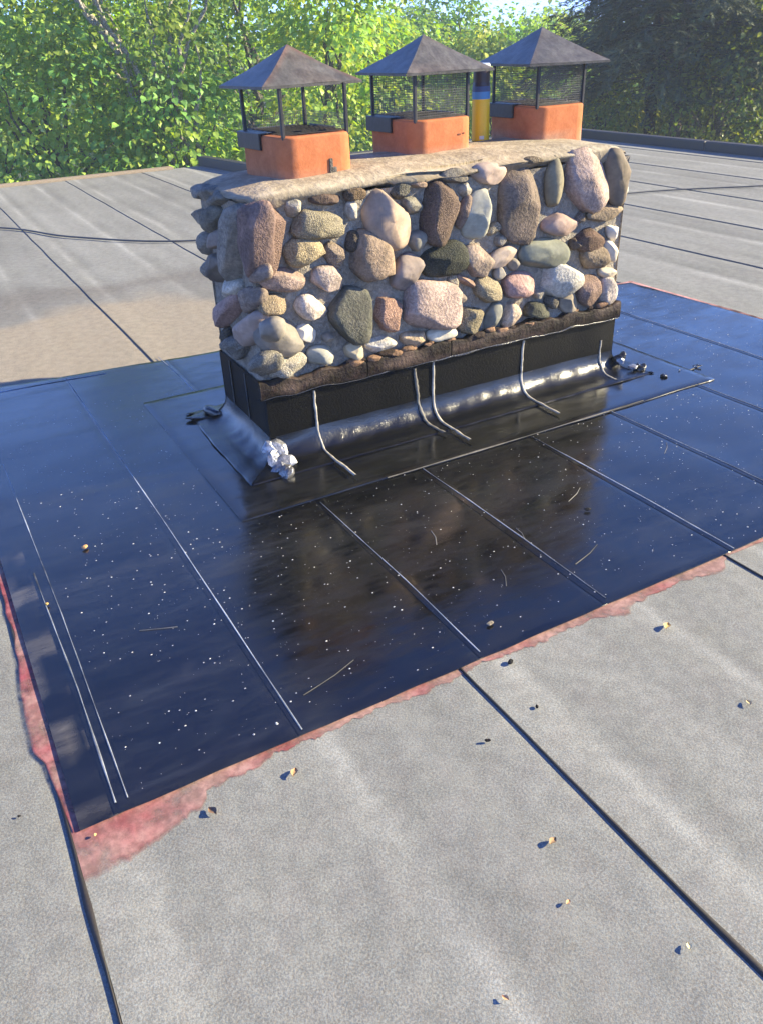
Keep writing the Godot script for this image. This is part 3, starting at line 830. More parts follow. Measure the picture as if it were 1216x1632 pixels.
func build_flashing(ch: Node3D) -> void:
	# walls of black sheet with a rounded foot; profile: distance out from the wall, height
	var prof := [[0.006, 0.36], [0.008, 0.335], [0.008, 0.13]]
	for k in 9:
		var a := PI / 2 * k / 8.0
		prof.append([0.008 + 0.095 * (1.0 - cos(a)), 0.13 - 0.102 * sin(a)])
	prof.append([0.16, 0.026]); prof.append([0.17, 0.018])
	var corners := [FL, FR, BR, BL]
	for k in 4:
		var a: Vector3 = corners[k]; var b: Vector3 = corners[(k + 1) % 4]
		var dir := (b - a).normalized()
		var out := dir.cross(Vector3.UP).normalized()
		var da: Vector3 = (a - corners[(k + 3) % 4]).normalized(); var db: Vector3 = (corners[(k + 2) % 4] - b).normalized()
		var nu := 90 if k % 2 == 0 else 36
		var sheet := func(i, j, lower):
			var u := float(i) / nu
			var jj: int = prof.size() - 1 - j if lower else 2 - j
			var o: float = prof[jj][0]; var y: float = prof[jj][1]
			var p := (a + out * o - dir * o).lerp(b + out * o + dir * o, u)
			var foot := smoothstep(0.14, 0.08, y)
			var wav := noise.get_noise_3d(p.x * 120.0, y * 300.0, p.z * 120.0) * 0.006 + noise.get_noise_3d(p.x * 600.0, y * 600.0, p.z * 600.0) * 0.0035 * foot
			if k == 3: wav += 0.009 * foot * noise.get_noise_2d(u * 90.0, 33.0)
			var g: float = 0.045 + 0.03 * noise.get_noise_3d(p.x * 150.0, y * 150.0, p.z * 150.0)
			var edge: float = 1.0 if i > 0 and i < nu else 0.0
			return [p + out * wav * edge + Vector3.UP * (y + wav * foot * 0.6), Color(g, g, g * 1.03)]
		var s := Shape.new()
		s.grid(nu, 2, func(i, j): return sheet.call(i, j, false))
		s.smooth()
		obj("flashing", s, M.tar_wall, ch)
		s = Shape.new()
		s.grid(nu, prof.size() - 3, func(i, j): return sheet.call(i, j, true))
		s.smooth()
		var o := obj("flashing_foot", s, M.tar, ch)
		# lap strips of the flashing, with pale cut edges
		if k == 0:
			for q in [[1.326, 1.338, -2.695, 0.011, 0.30, 1.0], [1.835, 1.875, -2.84, 0.014, 0.29, 0.45], [1.937, 1.926, -2.712, 0.012, 0.31, 1.0], [2.455, 2.44, -2.712, 0.011, 0.30, 1.0], [2.965, 2.958, -2.88, 0.010, 0.20, 0.8]]:
				var ls := Shape.new()
				var np := 40
				ls.grid(np, 3, func(i, j):
					var t := float(i) / np
					# walk down the wall, round the foot and out onto the apron
					var length: float = (q[4] - 0.13) + 0.155 + (q[2] + 2.93)
					var d := t * length
					var y := 0.0; var zz := 0.0; var nv := Vector3.BACK
					if d < q[4] - 0.13: y = q[4] - d; zz = 0.0125; nv = Vector3.BACK
					elif d < q[4] - 0.13 + 0.155:
						var an: float = PI / 2 * (d - (q[4] - 0.13)) / 0.155
						y = 0.1325 - 0.102 * sin(an); zz = 0.0125 + 0.095 * (1.0 - cos(an)); nv = Vector3(0, sin(an), cos(an))
					else: y = 0.0305; zz = 0.1075 + (d - (q[4] - 0.13 + 0.155)); nv = Vector3.UP
					var x := lerpf(q[0], q[1], t) + 0.004 * noise.get_noise_2d(t * 300.0, q[0] * 90.0)
					var w: float = q[3] * 0.56 * (1.0 + 0.5 * noise.get_noise_2d(t * 700.0, q[0] * 50.0))
					var oo: float = [-1.0, -0.6, 0.6, 1.0][j]
					var hh: float = [-0.003, 0.0022, 0.0022, -0.003][j]
					var kk: float = q[5] * (0.46 + 0.18 * noise.get_noise_2d(t * 900.0, q[0] * 70.0))
					return [Vector3(x + w * oo, y, -3.035 + zz) + nv * hh, Color(kk, kk * 0.95, kk * 0.85)])
				ls.smooth()
				if ls.n[1].z < 0.0:
					for t in range(0, ls.ix.size(), 3):
						var w := ls.ix[t + 1]; ls.ix[t + 1] = ls.ix[t + 2]; ls.ix[t + 2] = w
					ls.smooth()
				obj("lap_edge", ls, M.chalk, o)
		# vertical laps on the left sheet
		if k == 3:
			for t in [0.25, 0.6]:
				var vs := Shape.new()
				vs.box(a.lerp(b, t) + out * 0.011 + Vector3.UP * 0.24, Vector3(0.010, 0.22, 0.006), Basis(dir, Vector3.UP, out), 0.002, Color(0.07, 0.075, 0.085))
				obj("lap_edge", vs, M.tar, o)
	# a charred brown board over the top edge of the front sheet, in three lengths
	var cuts := [1.075, 1.58, 2.02, 3.06]
	for k in 3:
		var s := Shape.new()
		var x0: float = cuts[k] + 0.003; var x1: float = cuts[k + 1] - 0.003
		var nu := int((x1 - x0) / 0.02)
		var prf := [[-0.02, 0.385], [0.010, 0.388], [0.020, 0.380], [0.022, 0.345], [0.020, 0.318], [0.008, 0.310], [-0.004, 0.312]]
		s.grid(nu, 6, func(i, j):
			var x := lerpf(x0, x1, float(i) / nu)
			var q: Array = prf[6 - j]
			var y: float = q[1] + 0.010 * noise.get_noise_2d(x * 180.0, 5.0 + k) + (0.020 * noise.get_noise_2d(x * 420.0, 15.0) if j > 3 else 0.006 * noise.get_noise_2d(x * 500.0, 45.0))
			y += 0.015 * sin((x - 1.0) * 1.7)* 0.0
			var g: float = clamp(0.014 + 0.09 * maxf(0.0, noise.get_noise_2d(x * 130.0, j * 30.0 + k * 60.0)) + 0.02 * noise.get_noise_2d(x * 600.0, j * 90.0), 0.012, 0.2)
			return [Vector3(x, y, -3.022 + q[0] + 0.004 * noise.get_noise_2d(x * 240.0, j * 70.0)), Color(g * 1.25, g * 0.92, g * 0.78)])
		s.smooth()
		var t := obj("trim_board", s, M.rust, ch)
		var e := Shape.new()
		for xx in [x0, x1]:
			e.box(Vector3(xx + (0.002 if xx == x0 else -0.002), 0.348, -3.016), Vector3(0.004, 0.06, 0.028), Basis(), 0.001, Color(0.03, 0.025, 0.02))
		obj("board_end", e, M.rust, t)
	# wet tar along the lower edge of the boards
	var tb := Shape.new()
	var pts: Array = []; var rad: Array = []
	for k in 120:
		var x := lerpf(1.09, 3.05, k / 119.0)
		pts.append(Vector3(x, 0.314 + 0.012 * noise.get_noise_2d(x * 180.0, 5.0), -3.004 + 0.004 * noise.get_noise_2d(x * 300.0, 8.0)))
		rad.append((0.0018 if x < 1.9 else 0.0038) + 0.005 * max(0.0, noise.get_noise_2d(x * 260.0, 66.0)) )
	tb.tube(pts, rad, 6, Color(0.06, 0.06, 0.06))
	obj("tar_bead", tb, M.wet_tar, ch)
	# mortar crumbs over the boards
	var cr := RandomNumberGenerator.new()
	cr.seed = 5
	for k in 26:
		var x := lerpf(1.12, 3.0, cr.randf())
		var sz := cr.randf_range(0.010, 0.026)
		obj("mortar_lump", stone_shape("rough", Vector3(x, 0.385 + cr.randf_range(-0.006, 0.012), -3.012 + cr.randf_range(-0.01, 0.006)), Vector3(sz * 1.6, 0, 0), Vector3(0, sz * 0.6, 0), Vector3.BACK, sz * 0.6, lin(150, 120, 96) if cr.randf() < 0.6 else lin(60, 48, 42), 700 + k), M.stone, ch)
	# crumpled folds of sheet at the two front corners and the far left corner
	var folds: Array = []
	for q in [[Vector3(1.09, 0.028, -2.885), 2, 0.05, 0.003, 0.02], [Vector3(3.09, 0.07, -2.985), 2, 0.03, 0.02, 0.015], [Vector3(3.14, 0.03, -2.94), 2, 0.06, 0.004, 0.03], [Vector3(3.36, 0.020, -2.80), 9, 0.17, 0.001, 0.015]]:
		for k in q[1]:
			folds.append([q[0] + Vector3(cr.randf_range(-1, 1) * q[2], cr.randf_range(-1, 1) * q[3], cr.randf_range(-1, 1) * q[4]), cr.randf_range(0.022, 0.042), cr.randf_range(0.016, 0.036)] if q[0].x < 3.3 else [q[0] + Vector3(cr.randf_range(-1, 1) * q[2], 0, cr.randf_range(-1, 1) * q[4]), cr.randf_range(0.010, 0.022), cr.randf_range(0.006, 0.012)])
	for q in folds:
		var flat: bool = q[0].x > 3.22
		var ax := Vector3(q[1] * (0.8 if flat else 1.0), cr.randf_range(-0.4, 0.4) * (0.0 if flat else q[1]), cr.randf_range(-0.5, 0.5) * q[1])
		obj("corner_fold", stone_shape("crumple", q[0], ax, Vector3(0, 0.003 if flat else q[2], 0.3 * q[2]), Vector3.BACK, q[1] * (0.4 if flat else 0.8), Color(0.05, 0.05, 0.055) if q[0].x > 3.0 else Color(0.35, 0.35, 0.36), int(q[1] * 900000)), M.foil, ch)
	for q in [[Vector3(1.115, 0.082, -2.975), 0.050, 0.062, 0.014, 0.15], [Vector3(1.100, 0.060, -2.955), 0.048, 0.050, 0.013, -0.35], [Vector3(1.125, 0.042, -2.935), 0.052, 0.034, 0.012, 0.25], [Vector3(1.090, 0.032, -2.915), 0.040, 0.026, 0.011, 0.5], [Vector3(1.085, 0.098, -2.985), 0.032, 0.040, 0.012, 0.6], [Vector3(3.075, 0.085, -2.975), 0.026, 0.026, 0.016, 0.2], [Vector3(3.13, 0.045, -2.94), 0.035, 0.014, 0.022, 0.0]]:
		obj("corner_fold", faceted(stone_shape("crumple", q[0], Vector3(q[1], q[1] * q[4], 0), Vector3(-q[2] * q[4], q[2] * 0.85, -0.5 * q[2]), Vector3.BACK, q[3], Color(0.50, 0.50, 0.52), int(q[1] * 77000))), M.foil, ch)
	for q in [[Vector3(1.07, 0.04, -3.66), Vector3(0.045, -0.012, 0.02), Vector3(0.01, 0.022, 0.0), 0.05], [Vector3(1.01, 0.022, -3.70), Vector3(0.06, -0.006, -0.03), Vector3(0.0, 0.010, 0.006), 0.035], [Vector3(1.0, 0.026, -3.66), Vector3(0.07, -0.004, 0.02), Vector3(0.0, 0.008, 0.004), 0.02]]:
		obj("corner_fold", stone_shape("rough", q[0], q[1], q[2], Vector3.BACK, q[3], Color(0.012, 0.012, 0.014), 31), M.tar, ch)

func rounded_rect(w: float, d: float, r: float, n := 6) -> Array:   # anticlockwise seen from above
	var pts: Array = []
	for k in 4:
		var cx: float = [w / 2 - r, w / 2 - r, -w / 2 + r, -w / 2 + r][k]
		var cz: float = [d / 2 - r, -d / 2 + r, -d / 2 + r, d / 2 - r][k]
		for i in n + 1:
			var a: float = PI / 2 - PI / 2 * k - PI / 2 * i / n
			pts.append(Vector3(cx + r * cos(a), 0, cz + r * sin(a)))
	return pts

func loft(s: Shape, loops: Array, tone: Callable) -> void:      # loops of points, each ring above or inside the one before; outside on the right-hand side going up
	var n: int = loops[0].size()
	s.grid(n, loops.size() - 1, func(i, j):
		var p: Vector3 = loops[j][i % n]
		return [p, tone.call(p, j)])

const FLUES := [[1.482, -3.345, 1.120, 0.067, 0.163], [2.172, -3.500, 1.128, 0.060, 0.155], [2.910, -3.575, 1.134, 0.020, 0.152]]
const FW := 0.332
const FD := 0.395

func build_flues(ch: Node3D) -> void:
	for k in 3:
		var q: Array = FLUES[k]
		var yaw := Basis(Vector3.UP, q[3])
		var at := Vector3(q[0], q[2], q[1])
		var s := Shape.new()
		var loops: Array = []
		for l in [[0.0, 0.0, -0.03], [0.0, 0.0, 0.0], [0.0, 0.0, 0.05], [0.0, 0.0, 0.10], [0.0, 0.0, q[4] - 0.010], [-0.003, -0.002, q[4] - 0.003], [-0.009, -0.004, q[4]], [-0.045, -0.02, q[4]], [-0.052, -0.022, q[4] - 0.006], [-0.055, -0.025, q[4] - 0.15]]:
			var ring: Array = []
			for p in rounded_rect(FW + 2 * l[0], FD + 2 * l[0], max(0.02, 0.072 + l[1])):
				var w: Vector3 = at + yaw * (p + Vector3.UP * l[2])
				ring.append(w + Vector3(noise.get_noise_3dv(w * 160.0), 0, noise.get_noise_3dv(w * 160.0 + Vector3.ONE * 50.0)) * 0.004)
			loops.append(ring)
		loft(s, loops, func(p, j):
			var t: float = 1.0 + 0.10 * noise.get_noise_3dv(p * 140.0) + 0.05 * noise.get_noise_3dv(p * 520.0)
			var c := Color(0.50 * t, 0.180 * t, 0.080 * t)
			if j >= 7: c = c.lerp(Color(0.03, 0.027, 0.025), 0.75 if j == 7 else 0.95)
			elif p.y < at.y + 0.012: c = c.lerp(Color(0.30, 0.25, 0.20), clamp(0.4 + noise.get_noise_3dv(p * 300.0), 0, 0.7))
			return c)
		s.smooth()
		var f := obj("clay_flue", s, M.clay, ch)
		if k == 0:       # grey mortar smeared on the front of this flue
			var ms := Shape.new()
			var x := Basis(Vector3.UP, q[3])
			for b in [[0.07, 0.012, 0.11, 0.014], [0.045, 0.045, 0.016, 0.055], [0.055, 0.03, 0.03, 0.02]]:
				ms.box(at + x * Vector3(b[0], b[1], FD / 2 + 0.001), Vector3(b[2], b[3], 0.008), x, 0.003, Color(0.16, 0.15, 0.145))
			obj("mortar_smear", ms, M.mortar, f)
		if k == 1:
			var ms := Shape.new()
			for b in [[0.075, 0.085, 0.018, 0.007], [0.10, 0.088, 0.010, 0.006]]:
				ms.box(at + yaw * Vector3(b[0], b[1], FD / 2 + 0.001), Vector3(b[2], b[3], 0.005), yaw, 0.002, Color(0.20, 0.09, 0.055))
			obj("chip", ms, M.clay, f)

# ---------------------------------------------------------------- the caps and the can

const CAPS := [[1.459, 1.591, 0.449, 0.35, 0.12, -0.004], [1.466, 1.606, 0.454, 0.43, 0.02, 0.026], [1.468, 1.615, 0.440, 0.52, -0.12, 0.008]]

func build_cap(k: int) -> void:
	var q: Array = FLUES[k]; var c: Array = CAPS[k]
	var labels := ["black metal chimney cap with a rusty ridge, on the nearest flue", "black metal chimney cap on the middle flue, beside the yellow can", "black metal chimney cap with wire screen on the farthest flue"]
	var top: float = q[2] + q[4]
	var t := thing("chimney_cap", labels[k], "chimney cap", Vector3(q[0], top, q[1]), "caps on the chimney's flues")
	var yaw := Basis(Vector3.UP, q[3])
	var cy := Basis(Vector3.UP, c[4])
	var black := Color(0.025, 0.027, 0.031)
	# hood: four sloping sheets that meet in a point, with a turned-down rim
	var hb: float = c[0] - top; var ha: float = c[1] - top
	var s := Shape.new()
	var cor: Array = []
	for p in [Vector3(-1, 0, 1), Vector3(1, 0, 1), Vector3(1, 0, -1), Vector3(-1, 0, -1)]: cor.append(cy * Vector3(p.x * c[2] / 2, 0, p.z * c[3] / 2) + Vector3(c[5], 0, 0))
	var apex := Vector3(c[5], ha, 0)
	var tone := func(p: Vector3, u: float, v: float) -> Color:
		var w := p + Vector3(k * 3.0, 0, 0)
		var g: float = 0.125 + 0.03 * noise.get_noise_3dv(w * 160.0) + 0.015 * noise.get_noise_3dv(w * 500.0)
		var col := Color(g * 1.05, g, g * 0.90)
		var ridge: float = exp(-pow(min(u, 1.0 - u) * (1.0 - v) / 0.055, 2))
		var rust: float = ridge * clamp(0.45 + 1.2 * noise.get_noise_3dv(w * 220.0), 0, 1) * (0.9 if k == 0 else 0.3)
		rust = max(rust, (0.55 if k == 0 else 0.40) * smoothstep(0.10, 0.7, noise.get_noise_3dv(w * 110.0 + Vector3(7, 0, 9))))
		return col.lerp(Color(0.24, 0.125, 0.08) if k == 0 and ridge > 0.25 else Color(0.21, 0.15, 0.105), clamp(rust, 0, 1))
	for f in 4:
		var a: Vector3 = cor[f] + Vector3.UP * hb; var b: Vector3 = cor[(f + 1) % 4] + Vector3.UP * hb
		for pass_ in 2:
			var g := Shape.new()
			var dn := Vector3.UP * (-0.003 * pass_)
			g.grid(14, 10, func(i, j):
				var u = i / 14.0; var v = j / 10.0 * 0.995
				var p := a.lerp(b, u).lerp(apex, v) + dn
				p.y += (0.004 * sin(u * PI) * (1.0 - v) * sin(v * PI)) - 0.006 * sin(v * PI) + 0.0025 * noise.get_noise_3dv(p * 200.0 + Vector3(k * 50, 0, 0))
				return [p, tone.call(p, u, v)])
			if pass_ == 1:
				for x in range(0, g.ix.size(), 3):
					var w := g.ix[x + 1]; g.ix[x + 1] = g.ix[x + 2]; g.ix[x + 2] = w
			g.smooth()
			var base := s.v.size()
			s.v.append_array(g.v); s.n.append_array(g.n); s.c.append_array(g.c); s.uv.append_array(g.uv)
			for x in g.ix: s.ix.append(base + x)
		var o := (b - a).cross(Vector3.UP).normalized()
		s.quad(a - Vector3.UP * 0.010 + o * 0.001, b - Vector3.UP * 0.010 + o * 0.001, b + o * 0.001, a + o * 0.001, Color(0.07, 0.065, 0.06))
	obj("hood", s, M.metal, t)
	# legs, straps round the flue, and the wire screen between the legs
	var lx := FW / 2 - 0.024; var lz := FD / 2 - 0.028
	for p in [Vector3(-lx, 0, lz), Vector3(lx, 0, lz), Vector3(lx, 0, -lz), Vector3(-lx, 0, -lz)]:
		var l := Shape.new()
		var h := hb - 0.004
		l.box(yaw * (p + Vector3(0, h / 2 - 0.006, 0)), Vector3(0.014, h + 0.012, 0.014), yaw, 0.003, black)
		obj("leg", l, M.metal, t)
	var st := Shape.new()
	for side in [-1.0, 1.0]:
		st.box(yaw * Vector3(side * (FW / 2 + 0.006), -0.024, -0.075), Vector3(0.012, 0.062, FD - 0.19), yaw, 0.003, black)
	st.box(yaw * Vector3(0, -0.024, -FD / 2 - 0.007), Vector3(FW - 0.1, 0.062, 0.012), yaw, 0.003, black)
	st.box(yaw * Vector3(-FW / 2 + 0.025, 0.004, -0.075), Vector3(0.055, 0.006, FD - 0.19), yaw, 0.002, black)
	obj("strap", st, M.metal, t)
	var w := Shape.new()
	var sides: Array = [[Vector3(lx, 0, lz - 0.01), Vector3(lx, 0, -lz)], [Vector3(lx, 0, -lz), Vector3(-lx, 0, -lz)]]
	if k > 0: sides.append_array([[Vector3(-lx, 0, -lz), Vector3(-lx, 0, lz)], [Vector3(-lx, 0, lz), Vector3(lx, 0, lz)]])
	var lo := 0.002
	var hi := hb - 0.004
	if k == 0: hi = hb * 0.35
	for e in sides:
		var a: Vector3 = yaw * e[0]; var b: Vector3 = yaw * e[1]
		var rows := int((hi - lo) / 0.0095)
		for r in rows + 1:
			var y = lo + (hi - lo) * r / max(1, rows)
			w.tube([a + Vector3.UP * y, b + Vector3.UP * y], [0.0008, 0.0008], 4, Color(0.16, 0.165, 0.165), false)
		var colsn := int((b - a).length() / 0.0095)
		for r in range(1, colsn):
			var p := a.lerp(b, float(r) / colsn)
			w.tube([p + Vector3.UP * lo, p + Vector3.UP * hi], [0.0008, 0.0008], 4, Color(0.16, 0.165, 0.165), false)
	obj("wire_screen", w, M.wire, t)
	# the flat grate on top of the flue
	var g := Shape.new()
	for r in 9: g.tube([yaw * Vector3(-lx, 0.006, -lz + 2 * lz * r / 8.0), yaw * Vector3(lx, 0.006, -lz + 2 * lz * r / 8.0)], [0.002, 0.002], 4, black)
	obj("grate", g, M.metal, t)

func build_can() -> void:
	var t := thing("gas_cylinder", "tall yellow can with blue band and dark cap standing on the chimney between two flues", "can", Vector3(2.585, 1.135, -3.60))
	var r := 0.043
	var s := Shape.new()
	s.lathe(Vector3.ZERO, [Vector2(0.0, 0.0), Vector2(r * 0.9, 0.0), Vector2(r, 0.008), Vector2(r, 0.19)], 28, Color(0.74, 0.48, 0.02))
	obj("body", s, M.paint, t)
	var b := Shape.new()
	b.lathe(Vector3.ZERO, [Vector2(r + 0.0006, 0.19), Vector2(r + 0.0006, 0.222)], 28, Color(0.06, 0.22, 0.44))
	b.lathe(Vector3.ZERO, [Vector2(r + 0.0006, 0.222), Vector2(r + 0.0006, 0.245)], 28, Color(0.03, 0.06, 0.16))
	obj("label_band", b, M.paint, t)
	var c := Shape.new()
	c.lathe(Vector3.ZERO, [Vector2(r, 0.245), Vector2(r * 0.97, 0.252), Vector2(r * 0.93, 0.262), Vector2(r * 0.93, 0.312), Vector2(r * 0.86, 0.320)], 28, Color(0.035, 0.022, 0.022))
	obj("shoulder", c, M.paint, t)
	var d := Shape.new()
	d.lathe(Vector3.ZERO, [Vector2(r * 0.86, 0.320), Vector2(r * 0.97, 0.322), Vector2(r * 0.97, 0.334), Vector2(r * 0.85, 0.341), Vector2(0.0, 0.343)], 28, Color(0.42, 0.46, 0.50))
	obj("lid", d, M.paint, t)
	var e := Shape.new()
	e.box(Vector3(-r * 0.45, 0.022, r * 0.88), Vector3(0.022, 0.016, 0.004), Basis(Vector3.UP, -0.5), 0.001, Color(0.62, 0.60, 0.50))
	obj("label_sticker", e, M.paint, t)

# ---------------------------------------------------------------- trees

const GROUND := -4.2

func leaf_mesh(droop: float, wide: float) -> ArrayMesh:         # one folded leaf, a metre long, its stalk at the origin and its tip along +x
	var s := Shape.new()
	var mid := [Vector3.ZERO, Vector3(0.22, 0.03, 0), Vector3(0.58, 0.01, 0), Vector3(1.0, -droop, 0)]
	for side in [-1.0, 1.0]:
		var o1 := Vector3(0.16, 0.07, side * wide * 0.85); var o2 := Vector3(0.52, 0.05, side * wide)
		var f := [[mid[0], mid[1], o1], [o1, mid[1], mid[2]], [o1, mid[2], o2], [o2, mid[2], mid[3]]]
		for q in f:
			if side < 0: s.face(q[0], q[1], q[2])
			else: s.face(q[0], q[2], q[1])
	s.smooth()
	return s.mesh()

func spray_mesh() -> ArrayMesh:                                 # a twig of needles, a metre long
	var s := Shape.new()
	var r := RandomNumberGenerator.new()
	r.seed = 3
	for k in 15:
		var t := 0.08 + 0.92 * k / 15.0
		for side in 2:
			var p := Vector3(t * 0.85, -0.06 * t * t, 0)
			var ang := (1.0 if side == 0 else -1.0) * r.randf_range(0.35, 0.95)
			var d := Vector3(cos(ang), r.randf_range(-0.35, 0.25), sin(ang)) * r.randf_range(0.22, 0.34) * (1.15 - 0.5 * t)
			var o := d.cross(Vector3(r.randfn() * 0.3, 1, r.randfn() * 0.3)).normalized() * 0.022
			s.face(p - o, p + o, p + d)
	return s.mesh()

func scatter(parent: Node3D, called: String, mesh: ArrayMesh, mat: Material, xf: Array, cols: Array) -> void:
	var mm := MultiMesh.new()
	mm.transform_format = MultiMesh.TRANSFORM_3D
	mm.use_colors = true
	mm.mesh = mesh
	mm.instance_count = xf.size()
	for i in xf.size():
		mm.set_instance_transform(i, xf[i]); mm.set_instance_color(i, cols[i])
	var o := MultiMeshInstance3D.new()
	o.name = called
	o.multimesh = mm
	o.material_override = mat
	o.set_meta("kind", "stuff")
	parent.add_child(o, true)

func limb_path(a: Vector3, b: Vector3, r: RandomNumberGenerator, wob: float, n := 6) -> Array:
	var pts: Array = []
	for i in n + 1:
		var t := float(i) / n
		var p := a.lerp(b, t)
		p.y += sin(t * PI) * (b - a).length() * 0.06
		if i > 0 and i < n: p += Vector3(r.randfn(), r.randfn() * 0.5, r.randfn()) * wob
		pts.append(p)
	return pts

func taper(n: int, r0: float, r1: float) -> Array:
	var o: Array = []
	for i in n: o.append(lerpf(r0, r1, float(i) / max(1, n - 1)))
	return o

# a broadleaf tree: bole, limbs, and a crown of separate leaves gathered in clumps at the limb ends
func leafy_tree(label: String, category: String, group: String, at: Vector3, h: float, rad: float, low: float, n_clump: int, per: int, leaf: float, base: Color, bark: Color, sd: int, clump_r := 0.55) -> Node3D:
	var r := RandomNumberGenerator.new()
	r.seed = sd
	var t := thing("broadleaf_tree", label, category, at, group)
	var bole := Shape.new()
	var lean := Vector3(-2.7, 0, -1.5) if low > 5.0 else Vector3.ZERO
	var top := Vector3(r.randfn() * 0.3, h * 0.82, r.randfn() * 0.3) + lean
	var tp := limb_path(Vector3.ZERO, top, r, 0.10, 8)
	bole.tube(tp, taper(9, (0.022 if low < 5.0 else 0.012) * h, 0.03), 8, bark)
	obj("trunk", bole, M.bark, t)
	var xf: Array = []; var cols: Array = []
	var limbs: Array = []
	for k in n_clump:
		var a := r.randf() * TAU
		var v := r.randf()
		var yy := lerpf(low, h, v)
		var prof: float = sqrt(max(0.05, 1.0 - pow((v - 0.42) / 0.60, 2)))
		var rr := rad * prof * pow(r.randf(), 0.45)
		var c := Vector3(cos(a) * rr, yy, sin(a) * rr) + lean * (yy / h)
		if k < 16: limbs.append(c)
		var cl := base
		var hue := r.randf_range(-1, 1)
		var br := r.randf_range(0.70, 1.30)
		cl = Color(base.r * br * (1.0 + 0.22 * hue), base.g * br, base.b * br * (1.0 - 0.25 * hue))
		var cr := clump_r * r.randf_range(0.6, 1.35)
		for i in per:
			var d := Vector3(r.randfn(), r.randfn() * 0.65, r.randfn()) * cr * 0.6
			var p := c + d
			p.y -= 0.12 * d.x * d.x + 0.12 * d.z * d.z
			var outward := Vector3(d.x + cos(a) * 0.3, -0.25 + r.randfn() * 0.25, d.z + sin(a) * 0.3).normalized()
			var up := Vector3(r.randfn() * 0.45, 1.0, r.randfn() * 0.45)
			var z := outward.cross(up).normalized()
			var y := z.cross(outward)
			var k2 := leaf * r.randf_range(0.65, 1.2)
			xf.append(Transform3D(Basis(outward * k2, y * k2, z * k2), p))
			var j := r.randf_range(0.8, 1.2)
			cols.append(Color(cl.r * j, cl.g * j, cl.b * j))
	for c in limbs:
		var b := Shape.new()
		var from: Vector3 = tp[clamp(int(8 * (c.y / h) * 0.75), 1, 7)]
		b.tube(limb_path(from, c, r, 0.06), taper(7, 0.007 * h, 0.008), 6, bark)
		obj("limb", b, M.bark, t)
	scatter(t, "crown", leaf_mesh(0.22, 0.36), M.leaf, xf, cols)
	return t

func pine_tree(label: String, at: Vector3, h: float, low: float, rad: float, whorls: int, bark: Color, sd: int, tint: Color) -> Node3D:
	var r := RandomNumberGenerator.new()
	r.seed = sd
	var t := thing("pine_tree", label, "pine tree", at, "pines beyond the right edge of the roof")
	var bole := Shape.new()
	bole.tube(limb_path(Vector3.ZERO, Vector3(r.randfn() * 0.15, h, r.randfn() * 0.15), r, 0.03, 10), taper(11, 0.021 * h, 0.05), 10, bark)
	obj("trunk", bole, M.bark, t)
	var xf: Array = []; var cols: Array = []
	var br := Shape.new()
	for k in whorls:
		var y := lerpf(low, h * 0.97, float(k) / whorls) + r.randf_range(-0.12, 0.12)
		var reach := rad * (1.0 - 0.65 * pow(float(k) / whorls, 1.6)) * r.randf_range(0.7, 1.1)
		var m := r.randi_range(3, 5)
		var a0 := r.randf() * TAU
		for q in m:
			var a := a0 + TAU * q / m + r.randfn() * 0.25
			var dir := Vector3(cos(a), 0, sin(a))
			var tip := Vector3(0, y, 0) + dir * reach + Vector3.DOWN * reach * r.randf_range(0.05, 0.30)
			var pts := limb_path(Vector3(0, y, 0), tip, r, 0.04, 5)
			br.tube(pts, taper(6, 0.03, 0.006), 5, bark, false)
			var n := int(reach * 26.0)
			for i in n:
				var f := 0.22 + 0.78 * sqrt(r.randf())
				var p: Vector3 = pts[0].lerp(pts[5], f) + Vector3(0, sin(f * PI) * reach * 0.06, 0)
				var sa := a + r.randfn() * 0.9
				var d := Vector3(cos(sa), r.randf_range(-0.75, 0.25), sin(sa)).normalized()
				p += Vector3(r.randfn(), r.randfn() * 0.8, r.randfn()) * 0.12 * (0.4 + f)
				var z := d.cross(Vector3(r.randfn() * 0.3, 1, r.randfn() * 0.3)).normalized()
				var s := r.randf_range(0.28, 0.52)
				xf.append(Transform3D(Basis(d * s, z.cross(d) * s, z * s), p))
				var g := r.randf_range(0.6, 1.4)
				cols.append(Color(tint.r * g, tint.g * g, tint.b * g))
	obj("branches", br, M.bark, t)
	scatter(t, "crown", spray_mesh(), M.needle, xf, cols)
	return t

func look(px: float, dist: float) -> Vector3:                  # a place on the ground at a bearing (photograph column at eye level) and a distance
	var d := Vector3(lerpf(202.0, 1258.0, px / 1216.0), 0, lerpf(-1587.0, -987.0, px / 1216.0)).normalized()
	return d * dist + Vector3.UP * GROUND

